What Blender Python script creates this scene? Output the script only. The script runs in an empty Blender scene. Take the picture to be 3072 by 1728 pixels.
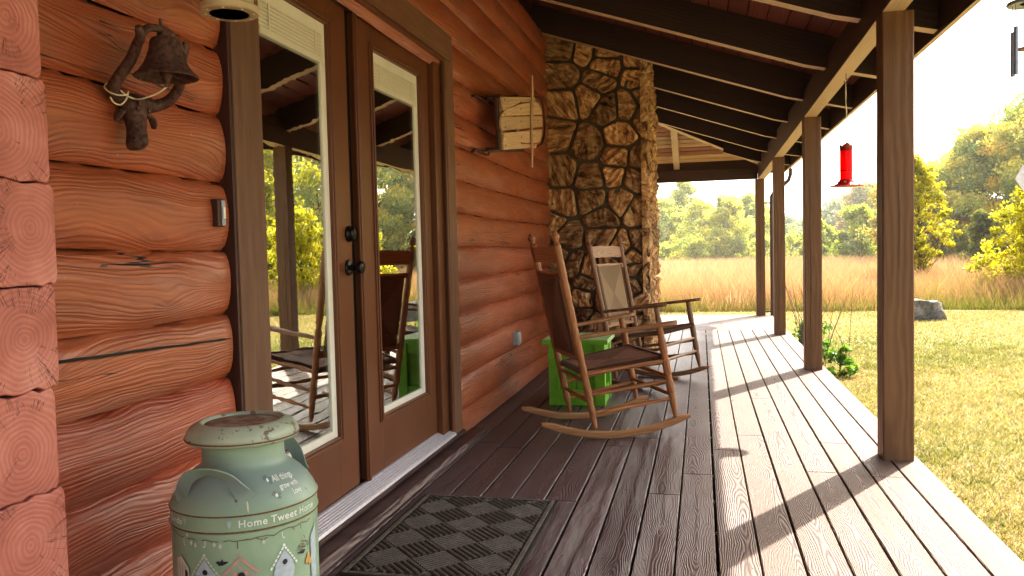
import bpy, math, random
import numpy as np
from mathutils import Vector, Matrix, noise as mnoise
R = random.Random(7)
NR = np.random.default_rng(11)
scene = bpy.context.scene
COL = scene.collection
PI = math.pi

# ------------------------------------------------------------------ node helpers
class NT:
    def __init__(s, name):
        s.m = bpy.data.materials.new(name); s.m.use_nodes = True
        s.t = s.m.node_tree; s.t.nodes.clear()
        s.out = s.t.nodes.new('ShaderNodeOutputMaterial')
    def n(s, typ, **kw):
        nd = s.t.nodes.new(typ)
        for k, v in kw.items():
            if k.startswith('_'): setattr(nd, k[1:], v)
            else: s.set(nd, k, v)
        return nd
    def set(s, nd, k, v):
        sock = nd.inputs[int(k[1:])] if (k[0] == 'i' and k[1:].isdigit()) else nd.inputs[k.replace('__', ' ')]
        if isinstance(v, bpy.types.NodeSocket): s.t.links.new(v, sock)
        else: sock.default_value = v
    def math(s, op, a, b=0.0, c=0.0, clamp=False):
        nd = s.n('ShaderNodeMath', _operation=op, _use_clamp=clamp, i0=a, i1=b, i2=c); return nd.outputs[0]
    def vm(s, op, a, b=(0, 0, 0)):
        nd = s.n('ShaderNodeVectorMath', _operation=op, i0=a, i1=b)
        return nd.outputs['Value'] if op in ('LENGTH', 'DOT_PRODUCT', 'DISTANCE') else nd.outputs[0]
    def comb(s, x, y, z): return s.n('ShaderNodeCombineXYZ', i0=x, i1=y, i2=z).outputs[0]
    def sep(s, v): nd = s.n('ShaderNodeSeparateXYZ', i0=v); return nd.outputs[0], nd.outputs[1], nd.outputs[2]
    def noise(s, vec, scale=5.0, detail=4.0, rough=.55, dist=0.0):
        return s.n('ShaderNodeTexNoise', Vector=vec, Scale=scale, Detail=detail, Roughness=rough, Distortion=dist).outputs[0]
    def ramp(s, fac, stops):
        nd = s.n('ShaderNodeValToRGB', Fac=fac); e = nd.color_ramp.elements
        while len(e) < len(stops): e.new(0.5)
        for el, (p, c) in zip(e, stops):
            el.position = p; el.color = (c[0], c[1], c[2], 1) if not isinstance(c, (int, float)) else (c, c, c, 1)
        return nd.outputs[0]
    def mix(s, fac, a, b, blend='MIX'):
        nd = s.t.nodes.new('ShaderNodeMix'); nd.data_type = 'RGBA'; nd.blend_type = blend
        for k, v in ((0, fac), (6, a), (7, b)):
            if isinstance(v, bpy.types.NodeSocket): s.t.links.new(v, nd.inputs[k])
            else: nd.inputs[k].default_value = v if k == 0 else (v[0], v[1], v[2], 1)
        return nd.outputs[2]
    def obj(s): return s.n('ShaderNodeTexCoord').outputs['Object']
    def uv(s): return s.n('ShaderNodeTexCoord').outputs['UV']
    def pos(s): return s.n('ShaderNodeNewGeometry').outputs['Position']
    def rnd(s): return s.n('ShaderNodeAttribute', _attribute_name='rnd').outputs['Fac']
    def bump(s, h, strength=.5, dist=.01, normal=None):
        nd = s.n('ShaderNodeBump', Strength=strength, Distance=dist, Height=h)
        if normal is not None: s.set(nd, 'Normal', normal)
        return nd.outputs[0]
    def bsdf(s, col, rough=.5, nrm=None, spec=.5, metal=0.0, **kw):
        b = s.n('ShaderNodeBsdfPrincipled')
        s.set(b, 'Base__Color', col if isinstance(col, bpy.types.NodeSocket) else (col[0], col[1], col[2], 1))
        s.set(b, 'Roughness', rough); s.set(b, 'Specular__IOR__Level', spec); s.set(b, 'Metallic', metal)
        if nrm is not None: s.set(b, 'Normal', nrm)
        for k, v in kw.items(): s.set(b, k, v)
        return b.outputs[0]
    def done(s, sh): s.t.links.new(sh, s.out.inputs[0]); return s.m

def plain(name, col, rough=.5, spec=.5, metal=0.0, nscale=40, namt=.25, bump=.15, **kw):
    t = NT(name); o = t.obj(); nz = t.noise(o, nscale, 5)
    lo = tuple(c * (1 - namt) for c in col); hi = tuple(min(1, c * (1 + namt)) for c in col)
    c = t.ramp(nz, [(.3, lo), (.7, hi)])
    return t.done(t.bsdf(c, rough, t.bump(nz, bump, .004), spec, metal, **kw))

def wood(name, dark, light, freq=700, rough=.5, spec=.5, bump=.5, contrast=1.0, streak=.5, su=1.0, dist=.0025, var=.35, knots=False):
    """plank: uv.x runs along the grain, uv.y across (from the middle), rnd singles the board out"""
    t = NT(name); x, y, z = t.sep(t.uv()); r = t.rnd()
    U = t.math('ADD', x, t.math('MULTIPLY', r, 37.0))
    off = t.math('MULTIPLY', t.math('SUBTRACT', t.math('FRACT', t.math('MULTIPLY', r, 91.7)), .5), .12)
    P1 = t.comb(t.math('MULTIPLY', U, 1.3 * su), t.math('MULTIPLY', y, 5.0), r)
    n1 = t.math('SUBTRACT', t.noise(P1, 1.6, 3, .5), .5)
    n2 = t.math('SUBTRACT', t.noise(t.comb(t.math('MULTIPLY', U, .55 * su), r, 3.3), 1.5, 2), .5)
    yy = t.math('ADD', t.math('ADD', y, off), t.math('MULTIPLY', n1, .07))
    dd = t.math('ADD', .018, t.math('MULTIPLY', n2, .22))
    rad = t.math('SQRT', t.math('ADD', t.math('MULTIPLY', yy, yy), t.math('MULTIPLY', dd, dd)))
    fine = t.noise(t.comb(t.math('MULTIPLY', U, 6.0), t.math('MULTIPLY', y, 160.0), r), 1.0, 4, .6)
    ring = t.math('MULTIPLY_ADD', t.math('SINE', t.math('ADD', t.math('MULTIPLY', rad, t.math('MULTIPLY_ADD', t.math('FRACT', t.math('MULTIPLY', r, 41.3)), freq * .7, freq * .62)), t.math('MULTIPLY', fine, 1.8))), .5, .5)
    mixv = t.math('MULTIPLY_ADD', t.math('SUBTRACT', ring, .5), t.math('MULTIPLY_ADD', t.math('FRACT', t.math('MULTIPLY', r, 29.1)), contrast * .55, contrast * .3), .5)
    mixv = t.math('ADD', mixv, t.math('MULTIPLY', t.math('SUBTRACT', fine, .5), streak))
    big = t.noise(t.comb(t.math('MULTIPLY', U, 1.1), t.math('MULTIPLY', y, 6.0), r), 2.2, 3)
    mixv = t.math('ADD', mixv, t.math('MULTIPLY', t.math('SUBTRACT', big, .5), .7))
    c = t.ramp(mixv, [(.1, dark), (.9, light)])
    rv = t.math('MULTIPLY_ADD', t.math('FRACT', t.math('MULTIPLY', r, 17.3)), var, 1 - var * .5)
    c = t.n('ShaderNodeVectorMath', _operation='SCALE', i0=c, Scale=rv).outputs[0]
    h = t.math('ADD', ring, t.math('MULTIPLY', fine, .8))
    return t, c, t.bump(h, bump, dist), h, fine, ring

def wood_mat(name, dark, light, rough=.5, spec=.5, **kw):
    t, c, b, h, f, r = wood(name, dark, light, **kw)
    return t.done(t.bsdf(c, rough, b, spec))

M = {}
# deck: inner boards keep their dark stain, outer ones weathered paler; the split also paints in shade and sun
t, c, b, h, f, rg = wood('deck_wood', (.038, .023, .025), (.140, .092, .096), freq=1150, bump=.55, dist=.002, contrast=.75, streak=.8)
x, y, z = t.sep(t.pos())
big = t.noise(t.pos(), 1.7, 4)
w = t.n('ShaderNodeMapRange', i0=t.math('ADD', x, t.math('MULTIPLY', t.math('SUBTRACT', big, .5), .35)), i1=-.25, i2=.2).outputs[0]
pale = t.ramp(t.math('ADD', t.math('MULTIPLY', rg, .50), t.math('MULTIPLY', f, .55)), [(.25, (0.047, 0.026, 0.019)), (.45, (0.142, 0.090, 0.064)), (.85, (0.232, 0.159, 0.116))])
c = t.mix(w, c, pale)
gr = t.noise(t.comb(t.math('MULTIPLY', x, 9.0), t.math('MULTIPLY', y, 2.0), 0.0), 1.0, 5, .65)
c = t.mix(t.math('MULTIPLY', t.math('GREATER_THAN', gr, .62), .25), c, (.05, .035, .03))
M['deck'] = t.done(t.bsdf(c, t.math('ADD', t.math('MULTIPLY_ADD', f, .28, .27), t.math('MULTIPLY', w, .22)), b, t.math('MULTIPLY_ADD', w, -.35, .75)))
M['deck_gap'] = plain('deck_gap', (.012, .009, .008), .9)
M['nail'] = plain('nail', (.02, .015, .012), .6)

def log_mat(name, top, low, freq, rough=.42, endfade=False):
    t = NT(name); x, y, z = t.sep(t.uv()); r = t.rnd()
    U = t.math('ADD', x, t.math('MULTIPLY', r, 53.0))
    n1 = t.math('SUBTRACT', t.noise(t.comb(t.math('MULTIPLY', U, 2.0), t.math('MULTIPLY', y, 3.0), r), 1.3, 2, .5), .5)
    # knots: scattered centres that bend the grain round them
    vo = t.n('ShaderNodeTexVoronoi', _feature='F1', _voronoi_dimensions='2D', Vector=t.comb(t.math('MULTIPLY', U, 1.25), t.math('MULTIPLY', y, 3.6), 0.0), Scale=1.0, Randomness=1.0).outputs['Distance']
    kn = t.math('POWER', t.math('SUBTRACT', 1.0, t.math('MULTIPLY', vo, 1.9), clamp=True), 2.2)
    yy = t.math('ADD', y, t.math('ADD', t.math('MULTIPLY', n1, .09), t.math('MULTIPLY', kn, .07)))
    fine = t.noise(t.comb(t.math('MULTIPLY', U, 3.0), t.math('MULTIPLY', yy, 90.0), r), 1.0, 4, .6)
    wob = t.noise(t.comb(t.math('MULTIPLY', U, 1.2), t.math('MULTIPLY', yy, 22.0), r), 1.0, 4, .6)
    ph = t.math('ADD', t.math('MULTIPLY', yy, freq), t.math('ADD', t.math('MULTIPLY', fine, 2.0), t.math('MULTIPLY', wob, 22.0)))
    ring = t.math('MULTIPLY_ADD', t.math('SINE', ph), .5, .5)
    ring = t.math('POWER', ring, 1.6)
    amp = t.noise(t.comb(t.math('MULTIPLY', U, 1.0), t.math('MULTIPLY', y, 7.0), r), 1.2, 2)
    ra = t.math('MULTIPLY', ring, t.math('MULTIPLY', amp, 1.4))
    # seasoning checks: long thin dark splits
    cn = t.noise(t.comb(t.math('MULTIPLY', U, .42), t.math('MULTIPLY', y, 10.0), t.math('ADD', r, 4.0)), 1.0, 4, .5)
    cm = t.noise(t.comb(t.math('MULTIPLY', U, .8), t.math('MULTIPLY', y, 2.5), t.math('ADD', r, 9.0)), 1.4, 1)
    crack = t.math('MULTIPLY', t.math('LESS_THAN', t.math('ABSOLUTE', t.math('SUBTRACT', cn, .5)), .0042), t.math('GREATER_THAN', cm, .60))
    c = t.ramp(t.math('ADD', t.math('MULTIPLY', ra, .34), t.math('MULTIPLY', fine, .70)), [(.12, top), (.5, tuple((a + b_) / 2 for a, b_ in zip(top, low))), (.85, low)])
    bl = t.noise(t.comb(t.math('MULTIPLY', U, 1.6), t.math('MULTIPLY', y, 5.0), r), 1.6, 4)
    c = t.n('ShaderNodeVectorMath', _operation='SCALE', i0=c, Scale=t.math('MULTIPLY_ADD', bl, .9, .55)).outputs[0]
    hv = t.n('ShaderNodeHueSaturation', Hue=t.math('MULTIPLY_ADD', t.math('FRACT', t.math('MULTIPLY', r, 23.7)), .011, .494), Value=t.math('MULTIPLY_ADD', t.math('FRACT', t.math('MULTIPLY', r, 7.9)), .28, .84), Color=c).outputs[0]
    fad = t.noise(t.comb(t.math('MULTIPLY', U, .9), t.math('MULTIPLY', y, 4.0), t.math('ADD', r, 2.0)), 1.3, 5, .65)
    c = t.mix(t.n('ShaderNodeMapRange', i0=fad, i1=.50, i2=.72, i3=0.0, i4=.45).outputs[0], hv, (.52, .27, .20))
    ko = t.math('GREATER_THAN', kn, .72)
    c = t.mix(t.math('MULTIPLY', ko, .22), c, tuple(v * .45 for v in low))
    c = t.mix(crack, c, (.012, .006, .004))
    sp = t.noise(t.comb(t.math('MULTIPLY', U, 60.0), t.math('MULTIPLY', y, 60.0), r), 1.0, 2)
    c = t.mix(t.math('MULTIPLY', t.math('GREATER_THAN', sp, .775), .6), c, (.62, .45, .36))
    hh = t.math('SUBTRACT', t.math('ADD', t.math('MULTIPLY', ra, -.8), t.math('MULTIPLY', fine, -.5)), t.math('MULTIPLY', crack, 5.0))
    b = t.bump(hh, .55, .004)
    b = t.bump(bl, .35, .02, b)
    return t.done(t.bsdf(c, t.math('MULTIPLY_ADD', fine, .22, rough - .08), b, .7))
M['log'] = log_mat('log_wood', (.46, .123, .048), (.28, .057, .020), 420, .34)

# end grain of the crossing logs: rings round a pith, radial checks
t = NT('log_end_grain'); x, y, z = t.sep(t.uv()); r = t.rnd()
wob = t.math('MULTIPLY', t.math('SUBTRACT', t.noise(t.comb(t.math('MULTIPLY', x, 9.0), t.math('MULTIPLY', y, 9.0), r), 1.0, 3), .5), .035)
rad = t.math('ADD', t.vm('LENGTH', t.comb(x, y, 0.0)), wob)
ring = t.math('MULTIPLY_ADD', t.math('SINE', t.math('ADD', t.math('MULTIPLY', rad, 620.0), t.math('MULTIPLY', t.noise(t.comb(t.math('MULTIPLY', rad, 60.0), r, 0.0), 1.0, 2), 9.0))), .5, .5)
ang = t.math('ARCTAN2', y, x)
cr = t.noise(t.comb(t.math('MULTIPLY', ang, 3.2), t.math('MULTIPLY', rad, 2.5), t.math('MULTIPLY', r, 9.0)), 2.0, 4, .7)
cm = t.noise(t.comb(t.math('MULTIPLY', x, 10.0), t.math('MULTIPLY', y, 10.0), t.math('MULTIPLY', r, 5.0)), 1.0, 1)
crack = t.math('MULTIPLY', t.math('LESS_THAN', t.math('ABSOLUTE', t.math('SUBTRACT', cr, .5)), .011), t.math('GREATER_THAN', cm, .54))
fz = t.noise(t.comb(t.math('MULTIPLY', x, 90.0), t.math('MULTIPLY', y, 90.0), r), 1.0, 4)
bl = t.noise(t.comb(t.math('MULTIPLY', x, 6.0), t.math('MULTIPLY', y, 6.0), r), 1.0, 4)
c = t.ramp(t.math('ADD', t.math('MULTIPLY', ring, .09), t.math('MULTIPLY', bl, .90)), [(.28, (.30, .085, .060)), (.50, (.48, .165, .125)), (.72, (.62, .29, .24))])
c = t.mix(crack, c, (.10, .022, .015))
c = t.mix(t.math('MULTIPLY', t.math('GREATER_THAN', bl, .69), .35), c, (.7, .5, .5))
hh = t.math('SUBTRACT', t.math('ADD', t.math('MULTIPLY', ring, .4), t.math('MULTIPLY', fz, .8)), t.math('MULTIPLY', crack, 3.0))
M['endgrain'] = t.done(t.bsdf(c, .5, t.bump(hh, .5, .003), .45))

M['door'] = plain('door_paint', (.165, .058, .022), .36, .5, nscale=3, namt=.12, bump=.05)
M['casing'] = wood_mat('casing_wood', (.13, .058, .030), (.25, .125, .068), freq=150, bump=.35, rough=.6, contrast=.3, streak=1.0)
M['casing_dark'] = wood_mat('casing_edge_wood', (.035, .012, .009), (.085, .03, .022), freq=150, bump=.3, contrast=.3)
M['post'] = wood_mat('post_wood', (.13, .060, .024), (.225, .115, .050), freq=230, bump=.35, rough=.55, contrast=.5, var=.15)
M['beam'] = wood_mat('beam_wood', (.055, .027, .020), (.105, .055, .040), freq=230, bump=.3, rough=.5, contrast=.5, var=.2)
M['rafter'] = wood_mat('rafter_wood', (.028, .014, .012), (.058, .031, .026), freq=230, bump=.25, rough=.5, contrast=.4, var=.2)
M['under'] = wood_mat('bounce_tint_wood', (.52, .38, .24), (.72, .55, .37), freq=230, bump=.25, rough=.55, contrast=.4, var=.1)  # deck bounce light put into the colour of undersides and end rafters
M['ceil'] = wood_mat('ceiling_wood', (.14, .042, .034), (.26, .090, .070), freq=300, bump=.25, rough=.35, contrast=.5, var=.35)
M['ceil2'] = wood_mat('end_ceiling_wood', (.46, .27, .14), (.74, .52, .31), freq=300, bump=.2, rough=.4, contrast=.35, var=.8)  # cream end boards, lightened further: strong sun bounce put into the colour
M['ceil3'] = wood_mat('red_end_ceiling_wood', (.25, .075, .04), (.48, .19, .11), freq=300, bump=.2, rough=.4, contrast=.35, var=.3)
M['chair'] = wood_mat('chair_wood', (0.228, 0.084, 0.029), (0.504, 0.222, 0.086), freq=420, bump=.3, rough=.42, contrast=.8)
M['chair_grey'] = wood_mat('weathered_chair_wood', (0.149, 0.071, 0.034), (0.356, 0.201, 0.109), freq=420, bump=.35, rough=.5, contrast=.8)
M['rocker'] = wood_mat('rocker_wood', (.32, .14, .055), (.56, .30, .135), freq=420, bump=.25, rough=.45, contrast=.5)
M['sled'] = wood_mat('sled_wood', (.52, .34, .19), (.76, .56, .36), freq=260, bump=.2, rough=.5, contrast=.35)
M['step'] = wood_mat('step_wood', (.032, .014, .014), (.10, .050, .046), freq=420, bump=.8, rough=.4, contrast=.8)
M['worn'] = wood_mat('worn_edge_wood', (.05, .03, .028), (.30, .22, .20), freq=420, bump=.9, rough=.6, contrast=.8, streak=1.4)
M['alu'] = plain('threshold_metal', (.72, .70, .76), .38, .5, .4, nscale=60, namt=.12, bump=.1)
M['white'] = plain('pane_frame_white', (.82, .80, .70), .4, nscale=8, namt=.05, bump=.02)
M['blind'] = plain('blind_white', (.74, .71, .58), .5, nscale=8, namt=.05, bump=.02)
M['black'] = plain('black_metal', (.018, .017, .017), .28, .5, .6, nscale=30, bump=.05)
M['gapblack'] = plain('weatherstrip_black', (.008, .006, .006), .7)
M['iron'] = plain('rusty_iron', (.11, .055, .042), .6, .5, .35, nscale=90, namt=.6, bump=.6)
M['steel'] = plain('chime_metal', (.30, .34, .42), .3, .5, .6, nscale=30, bump=.03)
M['cord'] = plain('cord', (.74, .66, .44), .7, nscale=200, namt=.2)
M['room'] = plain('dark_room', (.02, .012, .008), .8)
M['roof'] = plain('roof_shingle', (.02, .017, .016), .9, nscale=30)
M['green'] = plain('green_paint', (.17, .47, .025), .42, nscale=14, namt=.16, bump=.1)
M['greentop'] = plain('sheen_green_paint', (.34, .58, .25), .5, nscale=14, namt=.2, bump=.1)  # table top: whitish sheen put into the green
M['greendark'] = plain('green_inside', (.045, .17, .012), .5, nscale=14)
M['grayplastic'] = plain('gray_plastic', (.42, .46, .44), .45, nscale=14, namt=.1)
M['lamp'] = plain('lamp_rim', (.56, .46, .28), .5, nscale=14, namt=.15)
M['mesh'] = plain('lamp_grid', (.10, .09, .06), .5)
M['gutter'] = plain('gutter_brown', (0.099, 0.058, 0.050), .4)
M['leaf_trunk'] = plain('bark', (.13, .10, .075), .9, nscale=30, namt=.4, bump=.8)

# glass: partly mirror, partly clear
t = NT('door_glass')
wv = t.noise(t.comb(0.0, t.math('MULTIPLY', t.sep(t.pos())[1], 3.0), t.math('MULTIPLY', t.sep(t.pos())[2], 16.0)), 1.0, 2)
bn = t.bump(wv, .022, .01)
gl = t.n('ShaderNodeBsdfGlossy', Color=(.93, .95, .9, 1), Roughness=.0, Normal=bn).outputs[0]
tr = t.n('ShaderNodeBsdfTransparent', Color=(.72, .74, .70, 1)).outputs[0]
M['glass'] = t.done(t.n('ShaderNodeMixShader', Fac=.62, i1=tr, i2=gl).outputs[0])
t = NT('red_nectar')
M['nectar'] = t.done(t.n('ShaderNodeMixShader', Fac=.75, i1=t.bsdf((.85, .01, .01), .08, None, .5), i2=t.n('ShaderNodeBsdfTranslucent', Color=(1, .02, .02, 1)).outputs[0]).outputs[0])
t = NT('red_plastic')
M['redplastic'] = t.done(t.n('ShaderNodeMixShader', Fac=.35, i1=t.bsdf((.42, .008, .03), .2, None, .5), i2=t.n('ShaderNodeBsdfTranslucent', Color=(.7, .01, .05, 1)).outputs[0]).outputs[0])
M['redglass'] = plain('red_bottle', (.30, .004, .008), .08, .6, nscale=5, namt=.1, bump=0)

# milk can paint: sage green with blue shading and rust freckles
def can_mat(name, base, rusty):
    t = NT(name); o = t.obj(); x, y, z = t.sep(o)
    n = t.noise(o, 7, 5); n2 = t.noise(o, 55, 6, .7); n3 = t.noise(o, 16, 5, .7)
    c = t.ramp(n, [(.3, tuple(v * .82 for v in base)), (.7, tuple(min(1, v * 1.14) for v in base))])
    c = t.mix(t.math('MULTIPLY', t.n('ShaderNodeMapRange', i0=z, i1=.52, i2=.58).outputs[0], t.n('ShaderNodeMapRange', i0=z, i1=.66, i2=.60).outputs[0]), c, (.25, .335, .31))
    rm = t.math('GREATER_THAN', t.math('ADD', t.math('MULTIPLY', n2, .55), t.math('MULTIPLY', n3, .45)), rusty)
    c = t.mix(t.math('MULTIPLY', rm, .75), c, (.12, .055, .028))
    return t.done(t.bsdf(c, .42, t.bump(n2, .15, .002), .45))
M['can'] = can_mat('can_paint', (.30, .42, .285), .635)
M['lid'] = can_mat('can_lid_paint', (.40, .47, .36), .565)
M['rust'] = plain('rust_line', (.16, .075, .035), .8, nscale=200, namt=.5)
t = NT('lid_rust'); n = t.noise(t.obj(), 30, 6, .7)
M['lidrust'] = t.done(t.bsdf(t.ramp(n, [(.38, (.36, .37, .29)), (.50, (.28, .19, .13)), (.62, (.15, .075, .055))]), .6, t.bump(n, .2, .002)))
for nm, cc in (('pw', (.80, .83, .80)), ('pb', (.45, .52, .56)), ('pk', (.62, .30, .27)), ('pd', (.02, .02, .03)), ('pbr', (.13, .085, .05)), ('pg', (.55, .62, .50)), ('po', (.6, .35, .1)), ('pcr', (.62, .58, .45))):
    M[nm] = plain('paint_' + nm, cc, .5, nscale=60, namt=.12, bump=.05)

# stone
t = NT('chimney_stone'); o = t.obj(); r = t.rnd()
a = t.math('MULTIPLY', r, 6.28)
xx, yy, zz = t.sep(o)
ca, sa = t.math('COSINE', a), t.math('SINE', a)
p = t.math('ADD', t.math('MULTIPLY', xx, ca), t.math('MULTIPLY', zz, sa))
q = t.math('SUBTRACT', t.math('MULTIPLY', zz, ca), t.math('MULTIPLY', xx, sa))
st = t.noise(t.comb(t.math('MULTIPLY', p, 6.5), t.math('MULTIPLY', q, 26.0), t.math('ADD', t.math('MULTIPLY', yy, 14.0), r)), 1.0, 6, .62, .8)
n2 = t.noise(o, 11, 5, .6); n3 = t.noise(t.comb(xx, yy, zz), 60, 4)
v = t.math('ADD', t.math('MULTIPLY', st, .75), t.math('MULTIPLY', n2, .35))
c = t.ramp(v, [(.38, (.06, .030, .016)), (.46, (.30, .155, .070)), (.56, (.60, .355, .165)), (.70, (.88, .64, .37))])
c = t.n('ShaderNodeVectorMath', _operation='SCALE', i0=c, Scale=t.math('MULTIPLY_ADD', t.math('FRACT', t.math('MULTIPLY', r, 13.7)), .75, .55)).outputs[0]
M['stone'] = t.done(t.bsdf(c, .75, t.bump(t.math('ADD', st, t.math('MULTIPLY', n3, .2)), .9, .028), .3))
M['mortar'] = plain('mortar', (.11, .085, .055), .9, nscale=60, namt=.25, bump=.5)
t = NT('boulder_stone'); o = t.obj(); n = t.noise(o, 4, 8, .65); n2 = t.noise(o, 25, 5)
M['boulder'] = t.done(t.bsdf(t.ramp(t.math('ADD', t.math('MULTIPLY', n, .7), t.math('MULTIPLY', n2, .3)), [(.38, (.04, .04, .04)), (.5, (.15, .14, .125)), (.66, (.33, .30, .26))]), .9, t.bump(n, .8, .05)))

# mat
t = NT('mat_fibre'); n = t.noise(t.obj(), 420, 3, .7); n2 = t.noise(t.obj(), 30, 3)
M['mat'] = t.done(t.bsdf(t.ramp(t.math('ADD', t.math('MULTIPLY', n, .8), t.math('MULTIPLY', n2, .2)), [(.3, (.03, .025, .022)), (.55, (.17, .147, .124)), (.75, (.42, .37, .31))]), .95, t.bump(n, .9, .004), .1))
t = NT('mat_base'); n = t.noise(t.obj(), 300, 3, .7); M['matdark'] = t.done(t.bsdf(t.ramp(n, [(.3, (.018, .016, .014)), (.7, (.07, .06, .052))]), .95, None, .1))
# rush weave
def rush(name, dark, light):
    t = NT(name); u, v, _ = t.sep(t.uv())
    a = t.math('ABSOLUTE', t.math('SUBTRACT', u, .5)); b = t.math('ABSOLUTE', t.math('SUBTRACT', v, .5))
    d = t.math('MAXIMUM', a, b)
    s = t.math('MULTIPLY_ADD', t.math('SINE', t.math('MULTIPLY', d, 400.0)), .5, .5)
    seam = t.math('LESS_THAN', t.math('ABSOLUTE', t.math('SUBTRACT', a, b)), .008)
    n = t.noise(t.obj(), 120, 4, .7)
    # crosswise cords catch light differently: painted in by scaling one pair of triangles paler
    c = t.ramp(t.math('ADD', t.math('MULTIPLY', s, .5), t.math('MULTIPLY', n, .5)), [(.2, dark), (.8, light)])
    c = t.n('ShaderNodeVectorMath', _operation='SCALE', i0=c, Scale=t.math('MULTIPLY_ADD', t.math('GREATER_THAN', a, b), .24, .84)).outputs[0]
    c = t.mix(t.math('MULTIPLY', seam, .6), c, dark)
    return t.done(t.bsdf(c, .6, t.bump(t.math('ADD', s, t.math('MULTIPLY', n, .4)), .8, .004), .4))
M['rush'] = rush('rush_seat', (.085, .036, .022), (.36, .185, .11))
M['rush2'] = rush('rush_back', (.18, .105, .05), (.52, .34, .18))

# ground
t = NT('lawn_soil'); p = t.pos(); x, y, z = t.sep(p)
n = t.noise(p, .35, 4); n2 = t.noise(t.comb(t.math('MULTIPLY', x, .25), y, 0.0), .9, 3); n3 = t.noise(p, 30, 5, .7)
v = t.math('ADD', t.math('MULTIPLY', n2, .6), t.math('MULTIPLY', n3, .4))
c = t.ramp(v, [(.36, (0.352, 0.259, 0.135)), (.5, (0.310, 0.259, 0.114)), (.64, (0.207, 0.228, 0.072))])
M['lawn'] = t.done(t.bsdf(c, .9, t.bump(n3, .8, .03), .2))
t = NT('meadow_soil'); p = t.pos(); n = t.noise(p, .12, 5); n3 = t.noise(p, 4, 5, .7)
c = t.ramp(t.math('ADD', t.math('MULTIPLY', n, .5), t.math('MULTIPLY', n3, .5)), [(.35, (.18, .12, .05)), (.5, (.25, .17, .085)), (.65, (.20, .19, .06))])
M['meadow'] = t.done(t.bsdf(c, .95, None, .1))

def leafy(name, stops, trans=.45, rough=.55, spec=.4):
    t = NT(name); r = t.rnd()
    c = t.ramp(r, stops)
    tc = t.n('ShaderNodeVectorMath', _operation='MULTIPLY', i0=c, i1=(1.8, 1.75, .95)).outputs[0]
    s = t.n('ShaderNodeMixShader', Fac=trans, i1=t.bsdf(c, rough, None, spec), i2=t.n('ShaderNodeBsdfTranslucent', Color=tc).outputs[0]).outputs[0]
    return t.done(s)
M['grass'] = leafy('grass_blades', [(0, (0.117, 0.143, 0.038)), (.25, (0.214, 0.223, 0.077)), (.5, (0.341, 0.273, 0.139)), (.8, (0.427, 0.315, 0.215)), (1, (0.534, 0.416, 0.330))], .3)
M['tall'] = leafy('meadow_blades', [(0, (0.141, 0.166, 0.040)), (.14, (0.264, 0.235, 0.089)), (.3, (0.334, 0.205, 0.138)), (.7, (0.405, 0.240, 0.188)), (1, (0.581, 0.435, 0.375))], .35)
M['leaf_sap'] = leafy('leaf_sapling', [(0, (.12, .13, .015)), (.35, (.29, .29, .025)), (.75, (.50, .46, .04)), (1, (.68, .60, .10))], .45)
M['leaf_big'] = leafy('leaf_big', [(0, (0.118, 0.201, 0.098)), (.35, (0.253, 0.339, 0.124)), (.7, (0.584, 0.524, 0.138)), (.9, (0.880, 0.647, 0.138)), (1, (0.880, 0.677, 0.167))], .42)
M['leaf_turn'] = leafy('leaf_turning', [(0, (0.094, 0.150, 0.048)), (.4, (0.263, 0.281, 0.066)), (.7, (0.637, 0.356, 0.094)), (1, (0.880, 0.319, 0.131))], .4)
M['leaf_line'] = leafy('leaf_treeline', [(0, (0.164, 0.220, 0.060)), (.4, (0.329, 0.377, 0.096)), (.75, (0.543, 0.518, 0.132)), (1, (0.756, 0.628, 0.179))], .5)
M['leaf_far'] = leafy('leaf_far', [(0, (0.083, 0.128, 0.081)), (.5, (0.198, 0.255, 0.122)), (1, (0.396, 0.390, 0.149))], .35)
M['leaf_round'] = leafy('leaf_round', [(0, (0.121, 0.176, 0.027)), (.5, (0.297, 0.351, 0.047)), (1, (0.513, 0.499, 0.068))], .45)
M['leaf_olive'] = leafy('leaf_olive', [(0, (0.080, 0.112, 0.032)), (.5, (0.160, 0.192, 0.048)), (1, (0.272, 0.256, 0.064))], .35)
M['leaf_shrub'] = leafy('leaf_shrub', [(0, (0.048, 0.108, 0.024)), (.6, (0.144, 0.264, 0.048)), (1, (0.360, 0.456, 0.144))], .35)

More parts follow.
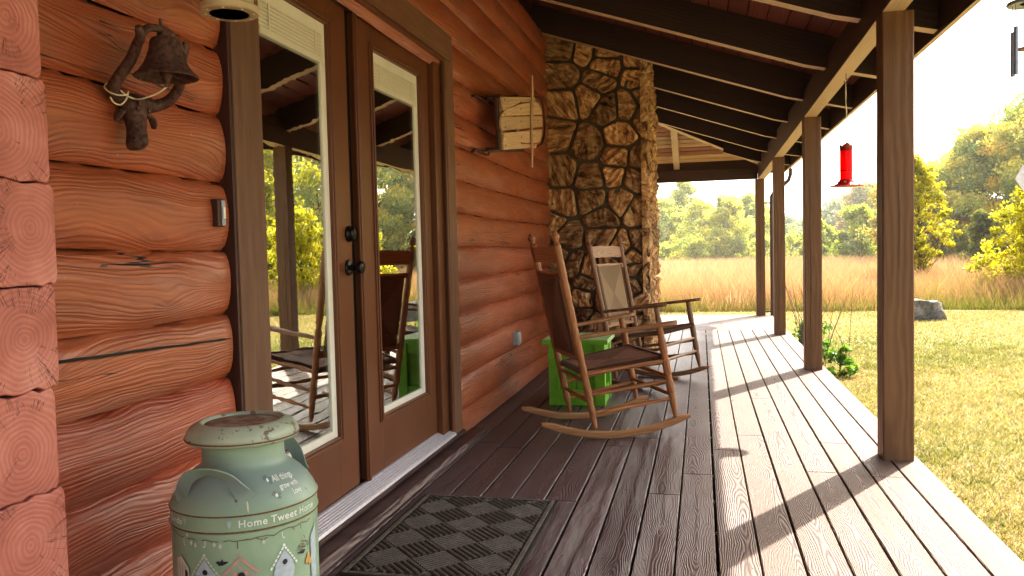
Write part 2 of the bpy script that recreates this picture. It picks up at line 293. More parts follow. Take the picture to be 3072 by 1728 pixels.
# ------------------------------------------------------------------ geometry helpers
class MB:
    def __init__(s): s.v = []; s.f = []; s.uv = []; s.r = []; s.mi = []; s.sm = []
    def add(s, verts, faces, uvs=None, rnd=None, mi=0, smooth=False):
        o = len(s.v); s.v += [tuple(p) for p in verts]; rr = R.random() if rnd is None else rnd
        for i, f in enumerate(faces):
            s.f.append([o + j for j in f])
            s.uv.append(uvs[i] if uvs else [(verts[j][0], verts[j][1]) for j in f]); s.r.append(rr); s.mi.append(mi); s.sm.append(smooth)
    def box(s, a, b, axis=None, rnd=None, mi=0, M4=None, bottom_mi=None, bev=0.0):
        (x0, y0, z0), (x1, y1, z1) = a, b
        c = ((x0 + x1) / 2, (y0 + y1) / 2, (z0 + z1) / 2); d = (x1 - x0, y1 - y0, z1 - z0)
        if axis is None: axis = max(range(3), key=lambda i: d[i])
        V = [(x, y, z) for z in (z0, z1) for y in (y0, y1) for x in (x0, x1)]
        F = [(0, 2, 3, 1), (4, 5, 7, 6), (0, 1, 5, 4), (2, 6, 7, 3), (0, 4, 6, 2), (1, 3, 7, 5)]
        nax = [2, 2, 1, 1, 0, 0]; UV = []
        for f, na in zip(F, nax):
            oth = [k for k in range(3) if k != na]
            u_, v_ = (axis, [k for k in oth if k != axis][0]) if axis in oth else oth
            UV.append([(V[j][u_], V[j][v_] - c[v_]) for j in f])
        if M4 is not None: V = [tuple(M4 @ Vector(p)) for p in V]
        o = len(s.v); rr = R.random() if rnd is None else rnd
        s.v += V
        for i, f in enumerate(F):
            s.f.append([o + j for j in f]); s.uv.append(UV[i]); s.r.append(rr); s.sm.append(False)
            s.mi.append(bottom_mi if (bottom_mi is not None and i == 0) else mi)
    def beam(s, p, q, w, h, rnd=None, mi=0, up=(0, 0, 1), taper=1.0):
        p, q = Vector(p), Vector(q); L = (q - p).length; d = (q - p).normalized()
        sd = d.cross(Vector(up)).normalized(); u = sd.cross(d)
        m = Matrix((sd, d, u)).transposed().to_4x4(); m.translation = p
        s.box((-w / 2, 0, -h / 2), (w / 2, L, h / 2), 1, rnd, mi, m)
    def tube(s, pts, rad, n=10, rnd=None, mi=0, cap=True, flat=1.0, upv=None):
        pts = [Vector(p) for p in pts]; k = len(pts)
        if not hasattr(rad, '__len__'): rad = [rad] * k
        T = [(pts[min(i + 1, k - 1)] - pts[max(i - 1, 0)]).normalized() for i in range(k)]
        a = Vector(upv) if upv else (Vector((0, 0, 1)) if abs(T[0].z) < .9 else Vector((1, 0, 0)))
        V = []; L = 0; LS = []
        N = (a - T[0] * a.dot(T[0])).normalized()
        for i in range(k):
            if i: L += (pts[i] - pts[i - 1]).length
            LS.append(L); N = (N - T[i] * N.dot(T[i])).normalized(); B = T[i].cross(N)
            for j in range(n):
                th = 2 * PI * j / n; V.append(pts[i] + (N * math.cos(th) * flat + B * math.sin(th)) * rad[i])
        F = []; UV = []
        for i in range(k - 1):
            for j in range(n):
                j2 = (j + 1) % n
                F.append((i * n + j, i * n + j2, (i + 1) * n + j2, (i + 1) * n + j))
                c = 2 * PI * max(rad) / n
                UV.append([(LS[i], j * c - .05), (LS[i], (j + 1) * c - .05), (LS[i + 1], (j + 1) * c - .05), (LS[i + 1], j * c - .05)])
        if cap:
            F.append(tuple(range(n))[::-1]); UV.append([(0, 0)] * n)
            F.append(tuple((k - 1) * n + j for j in range(n))); UV.append([(0, 0)] * n)
        s.add(V, F, UV, rnd, mi, True)
    def lathe(s, prof, c=(0, 0, 0), n=32, rnd=None, mi=0, axis=None):
        """prof: (r, z) list round z at c; axis: (origin, direction) to tilt it"""
        m = Matrix.Translation(Vector(c))
        if axis is not None:
            m = Matrix.Translation(Vector(c)) @ Vector((0, 0, 1)).rotation_difference(Vector(axis).normalized()).to_matrix().to_4x4()
        V = [m @ Vector((r * math.cos(2 * PI * j / n), r * math.sin(2 * PI * j / n), z)) for r, z in prof for j in range(n)]
        F = []; UV = []; k = len(prof)
        for i in range(k - 1):
            for j in range(n):
                j2 = (j + 1) % n; F.append((i * n + j, i * n + j2, (i + 1) * n + j2, (i + 1) * n + j))
                cc = 2 * PI * max(prof[i][0], .01) / n
                UV.append([(prof[i][1], j * cc - .05), (prof[i][1], (j + 1) * cc - .05), (prof[i + 1][1], (j + 1) * cc - .05), (prof[i + 1][1], j * cc - .05)])
        for i, rev in ((0, True), (k - 1, False)):
            if prof[i][0] > 1e-4:
                ring = [i * n + j for j in range(n)]
                F.append(tuple(ring[::-1]) if rev else tuple(ring)); UV.append([(V[q][0], V[q][1]) for q in ring])
        s.add(V, F, UV, rnd, mi, True)
    def prism(s, poly, off, rnd=None, mi=0, uvf=None):
        """poly: 3D points of one face, off: extrusion vector"""
        n = len(poly); off = Vector(off); P = [Vector(p) for p in poly]; V = P + [p + off for p in P]
        F = [tuple(range(n))[::-1], tuple(range(n, 2 * n))] + [(i, (i + 1) % n, n + (i + 1) % n, n + i) for i in range(n)]
        UV = [[(uvf(V[j]) if uvf else (V[j].y, V[j].z)) for j in f] for f in F]
        s.add(V, F, UV, rnd, mi)
    def build(s, name, mats, parent=None, loc=None, auto=True):
        me = bpy.data.meshes.new(name)
        o = bpy.data.objects.new(name, me); COL.objects.link(o)
        base = Vector((0, 0, 0))
        if parent is not None:
            o.parent = parent; q = parent
            while q is not None: base += q.location; q = q.parent
        if loc is not None: o.location = Vector(loc) - base; base = Vector(loc)
        me.from_pydata([(p[0] - base.x, p[1] - base.y, p[2] - base.z) for p in s.v], [], s.f)
        ul = me.uv_layers.new(name='UVMap'); ul.data.foreach_set('uv', np.array([c for f in s.uv for q in f for c in q[:2]], dtype=np.float32))
        at = me.attributes.new('rnd', 'FLOAT', 'FACE'); at.data.foreach_set('value', np.array(s.r, dtype=np.float32))
        for m in (mats if isinstance(mats, (list, tuple)) else [mats]): me.materials.append(M[m])
        me.polygons.foreach_set('material_index', np.array(s.mi, dtype=np.int32))
        me.polygons.foreach_set('use_smooth', np.array(s.sm, dtype=bool))
        if any(s.sm):
            try: me.set_sharp_from_angle(angle=math.radians(38))
            except Exception: pass
        me.update()
        return o

def bevel(o, w=.003, seg=2):
    m = o.modifiers.new('bevel', 'BEVEL'); m.width = w; m.segments = seg; m.limit_method = 'ANGLE'; m.angle_limit = math.radians(50)
    return o
def tag(o, label, cat, group=None, kind=None):
    o['label'] = label; o['category'] = cat
    if group: o['group'] = group
    if kind: o['kind'] = kind
    return o
def empty(name, loc, label, cat, group=None):
    o = bpy.data.objects.new(name, None); COL.objects.link(o); o.location = loc; o.empty_display_size = .1
    return tag(o, label, cat, group)
def struct(o): o['kind'] = 'structure'; return o
def onebox(name, a, b, mat, parent=None, bev=.003, **kw):
    m = MB(); m.box(a, b, **kw); o = m.build(name, mat, parent)
    return bevel(o, bev) if bev else o

# ------------------------------------------------------------------ camera, sun, sky
cam = bpy.data.cameras.new('camera'); co = bpy.data.objects.new('camera', cam); COL.objects.link(co)
cam.sensor_width = 36; cam.lens = 28.295; cam.clip_start = .05; cam.clip_end = 3000
yaw, pitch, roll = .23191734, .04662133, .02412676
fw = Vector((-math.sin(yaw) * math.cos(pitch), math.cos(yaw) * math.cos(pitch), -math.sin(pitch)))
rt = Vector((math.cos(yaw), math.sin(yaw), 0)); dn = fw.cross(rt)
r2 = rt * math.cos(roll) + dn * math.sin(roll); d2 = -rt * math.sin(roll) + dn * math.cos(roll)
m = Matrix((r2, -d2, -fw)).transposed().to_4x4(); m.translation = (0, 0, 1.09)
co.matrix_world = m; scene.camera = co

SUN_EL = math.radians(43.6); SUN_AZ = math.atan2(.52, .853)
sd = Vector((math.sin(SUN_AZ) * math.cos(SUN_EL), math.cos(SUN_AZ) * math.cos(SUN_EL), math.sin(SUN_EL)))
sun = bpy.data.lights.new('sun', 'SUN'); sun.energy = 3.7; sun.angle = math.radians(.6); sun.color = (1, .94, .85)
so = bpy.data.objects.new('sun', sun); COL.objects.link(so); so.rotation_euler = sd.to_track_quat('Z', 'Y').to_euler(); so.location = (5, 8, 10)
w = bpy.data.worlds.new('World'); scene.world = w; w.use_nodes = True
nt = w.node_tree; bg = nt.nodes['Background']
sky = nt.nodes.new('ShaderNodeTexSky'); sky.sky_type = 'NISHITA'; sky.sun_disc = False
sky.sun_elevation = SUN_EL; sky.sun_rotation = SUN_AZ; sky.air_density = 1.0; sky.dust_density = 3.5; sky.ozone_density = 1.0
hs = nt.nodes.new('ShaderNodeHueSaturation'); hs.inputs['Saturation'].default_value = .45; nt.links.new(sky.outputs[0], hs.inputs['Color']); wm_ = nt.nodes.new('ShaderNodeVectorMath'); wm_.operation = 'MULTIPLY'; wm_.inputs[1].default_value = (1.05, 1.0, .935); nt.links.new(hs.outputs[0], wm_.inputs[0]); nt.links.new(wm_.outputs[0], bg.inputs[0]); bg.inputs[1].default_value = .15
scene.view_settings.view_transform = 'Standard'; scene.view_settings.look = 'None'; scene.view_settings.exposure = 0
scene.render.engine = 'CYCLES'; scene.cycles.film_exposure = 4.3; scene.view_settings.gamma = .91
scene.cycles.max_bounces = 10; scene.cycles.diffuse_bounces = 6; scene.cycles.transparent_max_bounces = 12
scene.cycles.use_denoising = True
scene.cycles.sample_clamp_indirect = 8

# ------------------------------------------------------------------ the cabin
WX = -1.418                      # plane of the log seams
def log_run(mb, y0, y1, z0, z1, k, fade0=False, fade1=False, step=.045):
    ph = k * 3.7
    ny = max(2, int((y1 - y0) / step)); prof = 15
    zb, zt = 1.12 + .198 * (k - 5), 1.12 + .198 * (k - 4)
    V = []; UV0 = []
    for i in range(ny + 1):
        y = y0 + (y1 - y0) * i / ny
        sag0 = mnoise.noise((y * .9, ph, 1.3)) * .014; sag1 = mnoise.noise((y * .9, ph + 3.7, 1.3)) * .014
        a, b = max(zb + sag0, 0.0), zt + sag1
        fd = 1.0
        if fade1 and y > y1 - .05: fd = max(0.0, 1 - ((y - (y1 - .05)) / .05) ** 2) ** .5
        if fade0 and y < y0 + .07: fd = min(fd, max(0.0, 1 - (((y0 + .07) - y) / .07) ** 2) ** .5)
        arc = 0
        for j in range(prof):
            t_ = j / (prof - 1); z = a + (b - a) * t_
            tt = (z - (zb + sag0)) / max(.01, (zt + sag1 - zb - sag0)); tt = min(1, max(0, tt))
            bul = (4 * tt * (1 - tt)) ** .60
            bul *= .035 + .010 * mnoise.noise((y * .7, ph, 7.7))
            x = WX + bul * (.45 + .55 * fd) - (1 - fd) * .010 + .0035 * mnoise.noise((y * 3, z * 9, ph))
            if j in (0, prof - 1) and 0 < tt < 1: x = WX - .02
            V.append((x, y, z)); UV0.append((y, (t_ - .5) * .25))
    F = [(i * prof + j, (i + 1) * prof + j, (i + 1) * prof + j + 1, i * prof + j + 1) for i in range(ny) for j in range(prof - 1)]
    mb.add(V, F, [[UV0[q] for q in f] for f in F], (k * .1237 + (0.41 if y0 > 2 else 0) + .05) % 1, 0, True)

house = empty('log_cabin', (-1.5, 1.0, 0), 'red stained log cabin wall with a brown framed double door beside the porch', 'log cabin')
mb = MB()
for k in range(-1, 15):
    zb = max(0.0, 1.12 + .198 * (k - 5)); zt = 1.12 + .198 * (k - 4)
    if zt <= 0.01: continue
    if zb > 3.35: break
    if k < 10:
        log_run(mb, 1.28, 2.215, zb, zt, k, fade1=True)
        log_run(mb, 4.46, 7.62, zb, zt, k, fade0=True)
    else:
        log_run(mb, 1.28, 7.62, zb, zt, k)
    log_run(mb, -3.0, .98, zb, zt, k, step=.2)
mb.build('log_wall', 'log', house)
mb = MB(); n = 60; V = []                                            # the long open split in the log above the can
for i in range(n + 1):
    q = i / n; y = 1.33 + .83 * q; z = .874 - .028 * q + .004 * mnoise.noise((y * 9, 0, 2)); hw = (.0050 - .0015 * q) * (.75 + .5 * abs(mnoise.noise((y * 14, 3, 1)))) * min(1, (1 - q) * 12 + .1)
    V += [(-1.3795, y, z - hw), (-1.3785, y, z + hw)]
mb.add(V, [(2 * i, 2 * i + 2, 2 * i + 3, 2 * i + 1) for i in range(n)]); mb.build('log_split', 'gapblack', house)
onebox('wall_backing', (-1.62, 1.28, 0.0), (-1.475, 2.22, 3.6), 'casing_dark', house, 0)
onebox('wall_backing', (-1.62, 4.45, 0.0), (-1.475, 7.62, 3.6), 'casing_dark', house, 0)
onebox('wall_backing', (-1.62, 2.22, 2.20), (-1.475, 4.45, 3.6), 'casing_dark', house, 0)
onebox('wall_backing', (-1.62, -3.0, 0.0), (-1.475, 1.27, 3.6), 'casing_dark', house, 0)
# ends of the crossing logs
edge = [1.300, 1.316, 1.303, 1.291, 1.304, 1.312, 1.306, 1.298, 1.31, 1.30, 1.307, 1.3, 1.3, 1.31, 1.3, 1.3, 1.3, 1.3]
pith = [1.215, 1.262, 1.215, 1.208, 1.226, 1.252, 1.19, 1.22, 1.23, 1.21, 1.24, 1.22, 1.2, 1.2, 1.2, 1.2, 1.2, 1.2]
for k in range(0, 15):
    zb, zt = 1.045 + .195 * (k - 5), 1.045 + .195 * (k - 4)
    zb = max(zb, .001); y1 = edge[k]; y0 = y1 - .215; n = 7
    poly = []
    for j in range(n * 4 + 1):                                        # right edge up
        t_ = j / (n * 4); z = zb + (zt - zb) * t_
        rd = .008 * (1 - min(1, min(t_, 1 - t_) * 9)) ** 2
        poly.append((-1.21, y1 - rd + .0015 * mnoise.noise((z * 30, k, 0)), z))
    top = [(-1.21, y1 - (y1 - y0) * j / 12, zt - .0015 + .008 * mnoise.noise((j * .9, k * 2.1, 5)) * (1 if 0 < j < 12 else 0)) for j in range(1, 12)]
    bot = [(-1.21, y0 + (y1 - y0) * j / 12, zb + .0015 + .008 * mnoise.noise(((12 - j) * .9, (k - 1) * 2.1, 5)) * (1 if 0 < j < 12 and k else 0)) for j in range(1, 12)]
    poly += top + [(-1.21, y0, zt), (-1.21, y0, zb)] + bot
    mb = MB(); cz = (zb + zt) / 2 + (k % 3 - 1) * .012; cy = pith[k]
    mb.prism(poly, (-.45, 0, 0), rnd=(k * .271) % 1, uvf=lambda p: (p.y - cy, p.z - cz))
    mb.f[0] = mb.f[0]
    o = mb.build('log_end', 'endgrain', house); bevel(o, .003, 2)
onebox('log_end_core', (-1.55, 1.10, 0), (-1.235, 1.27, 3.4), 'casing_dark', house, 0)

# door casing and jambs
onebox('door_casing', (-1.455, 2.200, .036), (-1.37, 2.364, 2.165), 'casing', house, .004)
onebox('door_casing', (-1.455, 4.322, .036), (-1.37, 4.462, 2.165), 'casing', house, .004)
onebox('door_casing', (-1.455, 2.150, 2.167), (-1.368, 4.447, 2.312), 'casing', house, .004)
onebox('casing_edge', (-1.452, 2.186, .05), (-1.374, 2.198, 2.30), 'casing_dark', house, .002)
mb = MB()
mb.box((-1.50, 4.195, .075), (-1.40, 4.320, 2.165)); mb.box((-1.385, 4.300, .075), (-1.374, 4.3205, 2.165)); mb.box((-1.50, 2.366, .075), (-1.40, 2.372, 2.165))
mb.box((-1.50, 2.374, 2.128), (-1.40, 4.19, 2.164)); mb.box((-1.398, 2.374, 2.144), (-1.376, 4.299, 2.1645))
o = mb.build('door_jamb', 'door', house); bevel(o, .003)
onebox('jamb_seal', (-1.47, 4.181, .09), (-1.435, 4.193, 2.13), 'gapblack', house, 0)

def door_leaf(y0, y1, gy0, gy1, gx, name='door'):
    """one glazed leaf: stiles and rails, a stepped moulding, the white inner frame, the glass and the raised blind"""
    X = gx; z0, z1 = .098, 2.126; fz0, fz1 = .348, 2.008
    mb = MB()
    mb.box((X - .044, y0, z0), (X, gy0, z1), 2); mb.box((X - .044, gy1, z0), (X, y1, z1), 2)
    mb.box((X - .044, gy0, z0), (X, gy1, fz0), 1); mb.box((X - .044, gy0, fz1), (X, gy1, z1), 1)
    d = mb.build(name, 'door', house); bevel(d, .002)
    mb = MB()                                                        # moulding round the light, three steps
    for a, b, h in ((.030, .022, .008), (.022, .010, .015), (.010, .0, .010)):
        for (p, q) in (((X, gy0 - a, fz0 - a), (X + h, gy0 - b, fz1 + a)), ((X, gy1 + b, fz0 - a), (X + h, gy1 + a, fz1 + a)),
                       ((X, gy0 - b, fz0 - a), (X + h, gy1 + b, fz0 - b)), ((X, gy0 - b, fz1 + b), (X + h, gy1 + b, fz1 + a))):
            mb.box(p, q)
    o = mb.build('moulding', 'door', d); bevel(o, .003)
    mb = MB(); wz = .030
    mb.box((X - .030, gy0, fz0), (X - .006, gy0 + wz, fz1)); mb.box((X - .030, gy1 - wz - .014, fz0), (X - .006, gy1, fz1))
    mb.box((X - .030, gy0 + wz, fz0), (X - .006, gy1 - wz, fz0 + wz)); mb.box((X - .030, gy0 + wz, fz1 - .045), (X - .006, gy1 - wz, fz1))
    o = mb.build('frame', 'white', d); bevel(o, .002)
    mb = MB(); mb.box((X - .017, gy0 + wz - .004, fz0 + wz - .004), (X - .013, gy1 - wz + .004, fz1 - .041)); mb.build('pane', 'glass', d)
    mb = MB()                                                        # blind pulled up between the panes
    zt = fz1 - .046
    for i in range(13): mb.box((X - .0105, gy0 + wz, zt - .0068 * (i + 1)), (X - .0035 - .002 * (i % 2), gy1 - wz, zt - .0068 * i - .0012))
    mb.box((X - .0115, gy0 + wz, zt - .115), (X - .001, gy1 - wz, zt - .0915))
    for yy in (gy0 + wz + .06, gy1 - wz - .065): mb.box((X - .0025, yy, zt - .112), (X - .0012, yy + .012, zt))
    mb.build('blind', 'blind', d)
    return d
doorL = door_leaf(2.30, 3.196, 2.462, 3.004, -1.436)
doorR = door_leaf(3.252, 4.178, 3.440, 4.028, -1.428)
onebox('weatherstrip', (-1.475, 3.198, .10), (-1.452, 3.250, 2.127), 'gapblack', doorR, 0)
mb = MB(); mb.box((-1.427, 3.236, .095), (-1.415, 3.272, 2.126)); mb.box((-1.4148, 3.243, .095), (-1.409, 3.262, 2.126)); o = mb.build('astragal', 'door', doorR); bevel(o, .003)
onebox('hinge_plate', (-1.4505, 3.204, 1.60), (-1.447, 3.214, 1.70), 'alu', doorR, 0)
def swing(door, hx, hy, deg):
    p = Vector((hx, hy, 0)) - house.location; p.z = 0; rm = Matrix.Rotation(math.radians(deg), 3, 'Z')
    door.rotation_euler = (0, 0, math.radians(deg)); door.location = p - rm @ p
# hardware
mb = MB(); A = (1, 0, 0)
mb.lathe([(.0, 0), (.033, 0), (.034, .004), (.030, .010), (.020, .012), (.012, .014), (.011, .036), (.016, .040), (.026, .047), (.0285, .056), (.027, .064), (.021, .069), (.013, .071), (.012, .0695), (.0, .0695)], (-1.4355, 3.146, 1.034), 28, axis=A)
mb.build('door_knob', 'black', doorL)
mb = MB()
mb.lathe([(.0, 0), (.034, 0), (.0345, .006), (.030, .012), (.0285, .014), (.0275, .026), (.022, .030), (.0215, .0285), (.016, .0285), (.015, .031), (.009, .032), (0, .032)], (-1.4355, 3.160, 1.176), 28, axis=A)
mb.build('deadbolt', 'black', doorL)
swing(doorL, -1.46, 2.30, 1.05); swing(doorR, -1.45, 4.178, -.90)
# sill and step
mb = MB(); mb.prism([(-1.452, 2.37, .094), (-1.440, 2.37, .095), (-1.366, 2.37, .066), (-1.362, 2.37, .056), (-1.362, 2.37, .040), (-1.452, 2.37, .040)], (0, 1.948, 0))
for i in range(6):
    x = -1.432 + .0115 * i; z = .095 - (x + 1.440) * .392
    mb.prism([(x, 2.37, z - .001), (x, 2.37, z + .0028), (x + .0028, 2.37, z + .0022), (x + .0034, 2.37, z - .002)], (0, 1.946, 0))
mb.build('threshold', 'alu', house)
mb = MB(); mb.box((-1.395, 2.12, .038), (-1.352, 4.47, .0545)); mb.box((-1.44, 2.12, .034), (-1.356, 4.47, .0395)); o = mb.build('sill_board', 'step', house); bevel(o, .004)
mb = MB(); ny = 90; V = []
for i in range(ny + 1):
    y = 2.10 + (4.60 - 2.10) * i / ny; wr = max(0, 1 - max(0, y - 2.2) / 1.9)
    e = .010 * wr * abs(mnoise.noise((y * 22, 1, 3))) + .004 * mnoise.noise((y * 60, 0, 0)) * wr + .012 * wr * wr * (mnoise.noise((y * 5, 4, 4)) + .4)
    xe = -1.262
    V += [(-1.355, y, .0335), (xe - .030 - e, y, .0345), (xe - .016 - e * 1.6, y, .034 - e * .5), (xe - .004 - e, y, .027 - e * .6), (xe, y, .014), (xe, y, .0005)]
F = [(i * 6 + j, (i + 1) * 6 + j, (i + 1) * 6 + j + 1, i * 6 + j + 1) for i in range(ny) for j in range(5)]
UV = [[(V[q][1], (q % 6) * .012) for q in f] for f in F]
mb.add(V, F, UV, .3, 0, False)
for i, f in enumerate(mb.f):
    mb.mi[i] = 1 if (i % 5) in (2, 3) and V[F[i][0]][1] < 4.2 else 0
mb.add([V[ny * 6 + j] for j in range(6)] + [(-1.355, 4.60, .0005)], [(0, 1, 2, 3, 4, 5, 6)])
mb.build('door_step', ['step', 'worn'], house)
# dark room behind the glass
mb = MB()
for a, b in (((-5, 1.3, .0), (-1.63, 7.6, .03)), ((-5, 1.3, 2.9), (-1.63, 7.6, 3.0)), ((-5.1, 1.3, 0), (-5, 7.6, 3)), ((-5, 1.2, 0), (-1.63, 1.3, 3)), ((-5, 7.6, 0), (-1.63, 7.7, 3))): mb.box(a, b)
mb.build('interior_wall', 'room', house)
onebox('side_wall', (-5.2, 7.72, 0), (-1.52, 7.80, 3.6), 'log', house, 0)
onebox('doorbell_block', (-1.41, 2.084, 1.180), (-1.362, 2.118, 1.260), 'casing_dark', house, .003)
mb = MB(); mb.box((-1.3615, 2.099, 1.183), (-1.358, 2.117, 1.257)); o = mb.build('doorbell_plate', 'steel', house); bevel(o, .001)
onebox('doorbell_button', (-1.3575, 2.102, 1.203), (-1.355, 2.114, 1.237), 'white', house, .0015)
ob = onebox('outlet_cover', (-1.40, 5.86, .375), (-1.345, 5.955, .475), 'grayplastic', house, .006)
mb = MB(); mb.box((-1.3445, 5.872, .388), (-1.340, 5.944, .463)); bevel(mb.build('outlet_lid', 'grayplastic', house), .004)

# ------------------------------------------------------------------ chimney
seeds = [(-1.22, 2.96), (-1.04, 2.92), (-0.85, 2.9), (-1.23, 2.71), (-0.86, 2.78), (-0.92, 2.64), (-0.52, 2.79), (-0.53, 2.65), (-1.23, 2.45), (-1.01, 2.49), (-0.83, 2.37), (-0.65, 2.38), (-0.48, 2.47), (-0.49, 2.29), (-1.29, 2.17), (-1.02, 2.07), (-0.72, 2.14), (-0.75, 1.91), (-0.54, 1.89), (-1.28, 1.82), (-0.99, 1.74), (-0.77, 1.77), (-0.6, 1.73), (-1.28, 1.52), (-0.98, 1.55), (-0.73, 1.53), (-0.9, 1.37), (-0.56, 1.42), (-1.36, 1.33), (-1.24, 1.22), (-0.9, 1.19), (-0.73, 1.09), (-0.53, 1.14), (-1.18, 0.92), (-1.04, 0.88), (-0.64, 0.99), (-0.63, 0.88), (-0.51, 0.81), (-1.08, 0.78), (-1.12, 0.63), (-0.63, 0.75), (-0.55, 0.56), (-0.52, 0.4), (-1.0, 0.35), (-0.78, 0.35), (-1.12, 0.43), (-1.3, .7), (-1.28, .35), (-.85, .62), (-.84, .9), (-1.33, 1.0), (-.9, .12), (-.6, .15), (-1.2, .12)]
def voronoi(pts, x0, x1, y0, y1):
    out = []
    for i, p in enumerate(pts):
        poly = [(x0, y0), (x1, y0), (x1, y1), (x0, y1)]
        for j, q in enumerate(pts):
            if i == j: continue
            nx, ny = q[0] - p[0], q[1] - p[1]; c = (q[0] ** 2 + q[1] ** 2 - p[0] ** 2 - p[1] ** 2) / 2; new = []
            for a in range(len(poly)):
                A_, B_ = poly[a], poly[(a + 1) % len(poly)]
                da, db = A_[0] * nx + A_[1] * ny - c, B_[0] * nx + B_[1] * ny - c
                if da <= 0: new.append(A_)
                if da * db < 0: tt = da / (da - db); new.append((A_[0] + (B_[0] - A_[0]) * tt, A_[1] + (B_[1] - A_[1]) * tt))
            poly = new
            if len(poly) < 3: break
        if len(poly) >= 3: out.append(poly)
    return out
def stone_face(mb, pts, bounds, to3d, gap=.0145, depth=.055, seed=0):
    rr = random.Random(seed)
    for poly in voronoi(pts, *bounds):
        cx = sum(p[0] for p in poly) / len(poly); cy = sum(p[1] for p in poly) / len(poly)
        per = sum(math.dist(poly[i], poly[(i + 1) % len(poly)]) for i in range(len(poly)))
        N = 56; res = []
        for k in range(N):
            s_ = per * k / N; i = 0
            while True:
                L = math.dist(poly[i], poly[(i + 1) % len(poly)])
                if s_ <= L or i == len(poly) - 1: break
                s_ -= L; i += 1
            a, b = poly[i], poly[(i + 1) % len(poly)]; tt = min(1, s_ / max(L, 1e-6)); res.append((a[0] + (b[0] - a[0]) * tt, a[1] + (b[1] - a[1]) * tt))
        for _ in range(5): res = [((res[k - 1][0] + 2 * res[k][0] + res[(k + 1) % N][0]) / 4, (res[k - 1][1] + 2 * res[k][1] + res[(k + 1) % N][1]) / 4) for k in range(N)]
        rb = []
        for k, p in enumerate(res):
            d = math.dist(p, (cx, cy)); gg = gap * (1 + .55 * mnoise.noise((p[0] * 9, p[1] * 9, seed)))
            f = max(.3, (d - gg) / d); rb.append((cx + (p[0] - cx) * f, cy + (p[1] - cy) * f))
        dep = depth * (.6 + .7 * rr.random()); ang = rr.random() * PI; ca, sa = math.cos(ang), math.sin(ang); zo = rr.random() * 50
        tx, ty = rr.uniform(-.12, .12), rr.uniform(-.12, .12)
        S = [0, 0, .04, .1, .18, .28, .4, .53, .66, .8, .92]; V = []
        for si, s_ in enumerate(S):
            for p in rb:
                x, y = p[0] + (cx - p[0]) * s_, p[1] + (cy - p[1]) * s_
                e = 0 if si == 0 else min(1, (.35 + s_ * 5.5)) ** .6
                u, v = x * ca + y * sa, -x * sa + y * ca
                nz = mnoise.fractal((u * 7, v * 26, zo), 1.0, 2.1, 4) * .030 + mnoise.noise((x * 9, y * 9, zo)) * .018
                h = -.02 if si == 0 else dep * e * .75 + nz * e * 1.3 + (x - cx) * tx + (y - cy) * ty
                V.append(to3d(x, y, h))
        V.append(to3d(cx, cy, dep * .75)); F = []
        for si in range(len(S) - 1):
            for k in range(N):
                k2 = (k + 1) % N; F.append((si * N + k, si * N + k2, (si + 1) * N + k2, (si + 1) * N + k))
        F += [((len(S) - 1) * N + k, (len(S) - 1) * N + (k + 1) % N, len(S) * N) for k in range(N)]
        mb.add(V, F, None, rr.random(), 0, True)
chim = empty('stone_chimney', (-.95, 8.3, 0), 'tall chimney of rough brown fieldstone rising to the porch ceiling', 'chimney')
mb = MB()
CX1 = -.462
stone_face(mb, seeds, (-1.47, CX1 + .012, 0, 3.12), lambda x, z, h: (x, 7.53 - h, z), seed=1)
sp = []; rr = random.Random(5)
while len(sp) < 62:
    q = (7.5 + rr.random() * 1.55, rr.random() * 3.1)
    if all(math.hypot(q[0] - p[0], (q[1] - p[1])) > .16 for p in sp): sp.append(q)
    elif rr.random() < .002: break
stone_face(mb, sp, (7.46, 9.05, 0, 3.1), lambda y, z, h: (CX1 - .045 + h * .95, y, z), seed=2, depth=.055)
mb.build('chimney_stones', 'stone', chim)
onebox('chimney_core', (-1.6, 7.53, 0), (CX1 - .035, 9.03, 3.3), 'mortar', chim, .01)

# ------------------------------------------------------------------ deck
mb = MB(); P = .144
def board(x0, x1, y0, y1, ax):
    mb.box((x0, y0, -.038), (x1, y1, 0), ax)
for i in range(-11, 7):
    x0 = .041 + P * i + .0042 + R.uniform(-.0012, .0012); x1 = .041 + P * (i + 1) - .0042 + R.uniform(-.0012, .0012)
    if i == -11: x0 = -1.62
    y = -3.0 - R.random() * 1.5; cuts = {6: [4.62], 5: [3.98], 4: [4.62, 9.1], 3: [4.02], 2: [5.9], 1: [4.75], -1: [3.9, 7.2], -3: [4.6, 6.5], -5: [3.4]}.get(i, [2.2 + R.random() * 6])
    pts = [-3.0] + cuts + [10.655]
    for a, b in zip(pts[:-1], pts[1:]): 
        ym = (a + b) / 2; board(x0, x1, a + .0015, b - .0015, 1)
y = 10.665
while y < 13.0:
    xs = -5.0; jj = -2 + R.random() * 2.5
    mb.box((xs, y, -.038), (jj - .0015, min(y + .137, 13.05), 0), 0); mb.box((jj + .0015, y, -.038), (1.047, min(y + .137, 13.05), 0), 0)
    y += P
nail = []
for i in range(-11, 7):
    for fx in (.25, .75):
        x = .041 + P * (i + fx)
        for j in range(int((10.4 + 3) / .406)):
            y = -2.9 + .406 * j + R.uniform(-.012, .012); xx = x + R.uniform(-.008, .008); q = .0040
            mb.add([(xx + q * math.cos(a * PI / 3), y + q * math.sin(a * PI / 3), .0006) for a in range(6)], [tuple(range(6))], None, .5, 1)
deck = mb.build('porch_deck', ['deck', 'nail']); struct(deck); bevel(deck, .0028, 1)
mb = MB()
for j in range(34): mb.box((-1.5, -2.9 + .406 * j, -.20), (.98, -2.86 + .406 * j, -.040))
mb.box((1.0, -3.0, -.24), (1.035, 13.0, -.0395)); mb.box((-5, 13.0, -.24), (1.035, 13.03, -.0395))
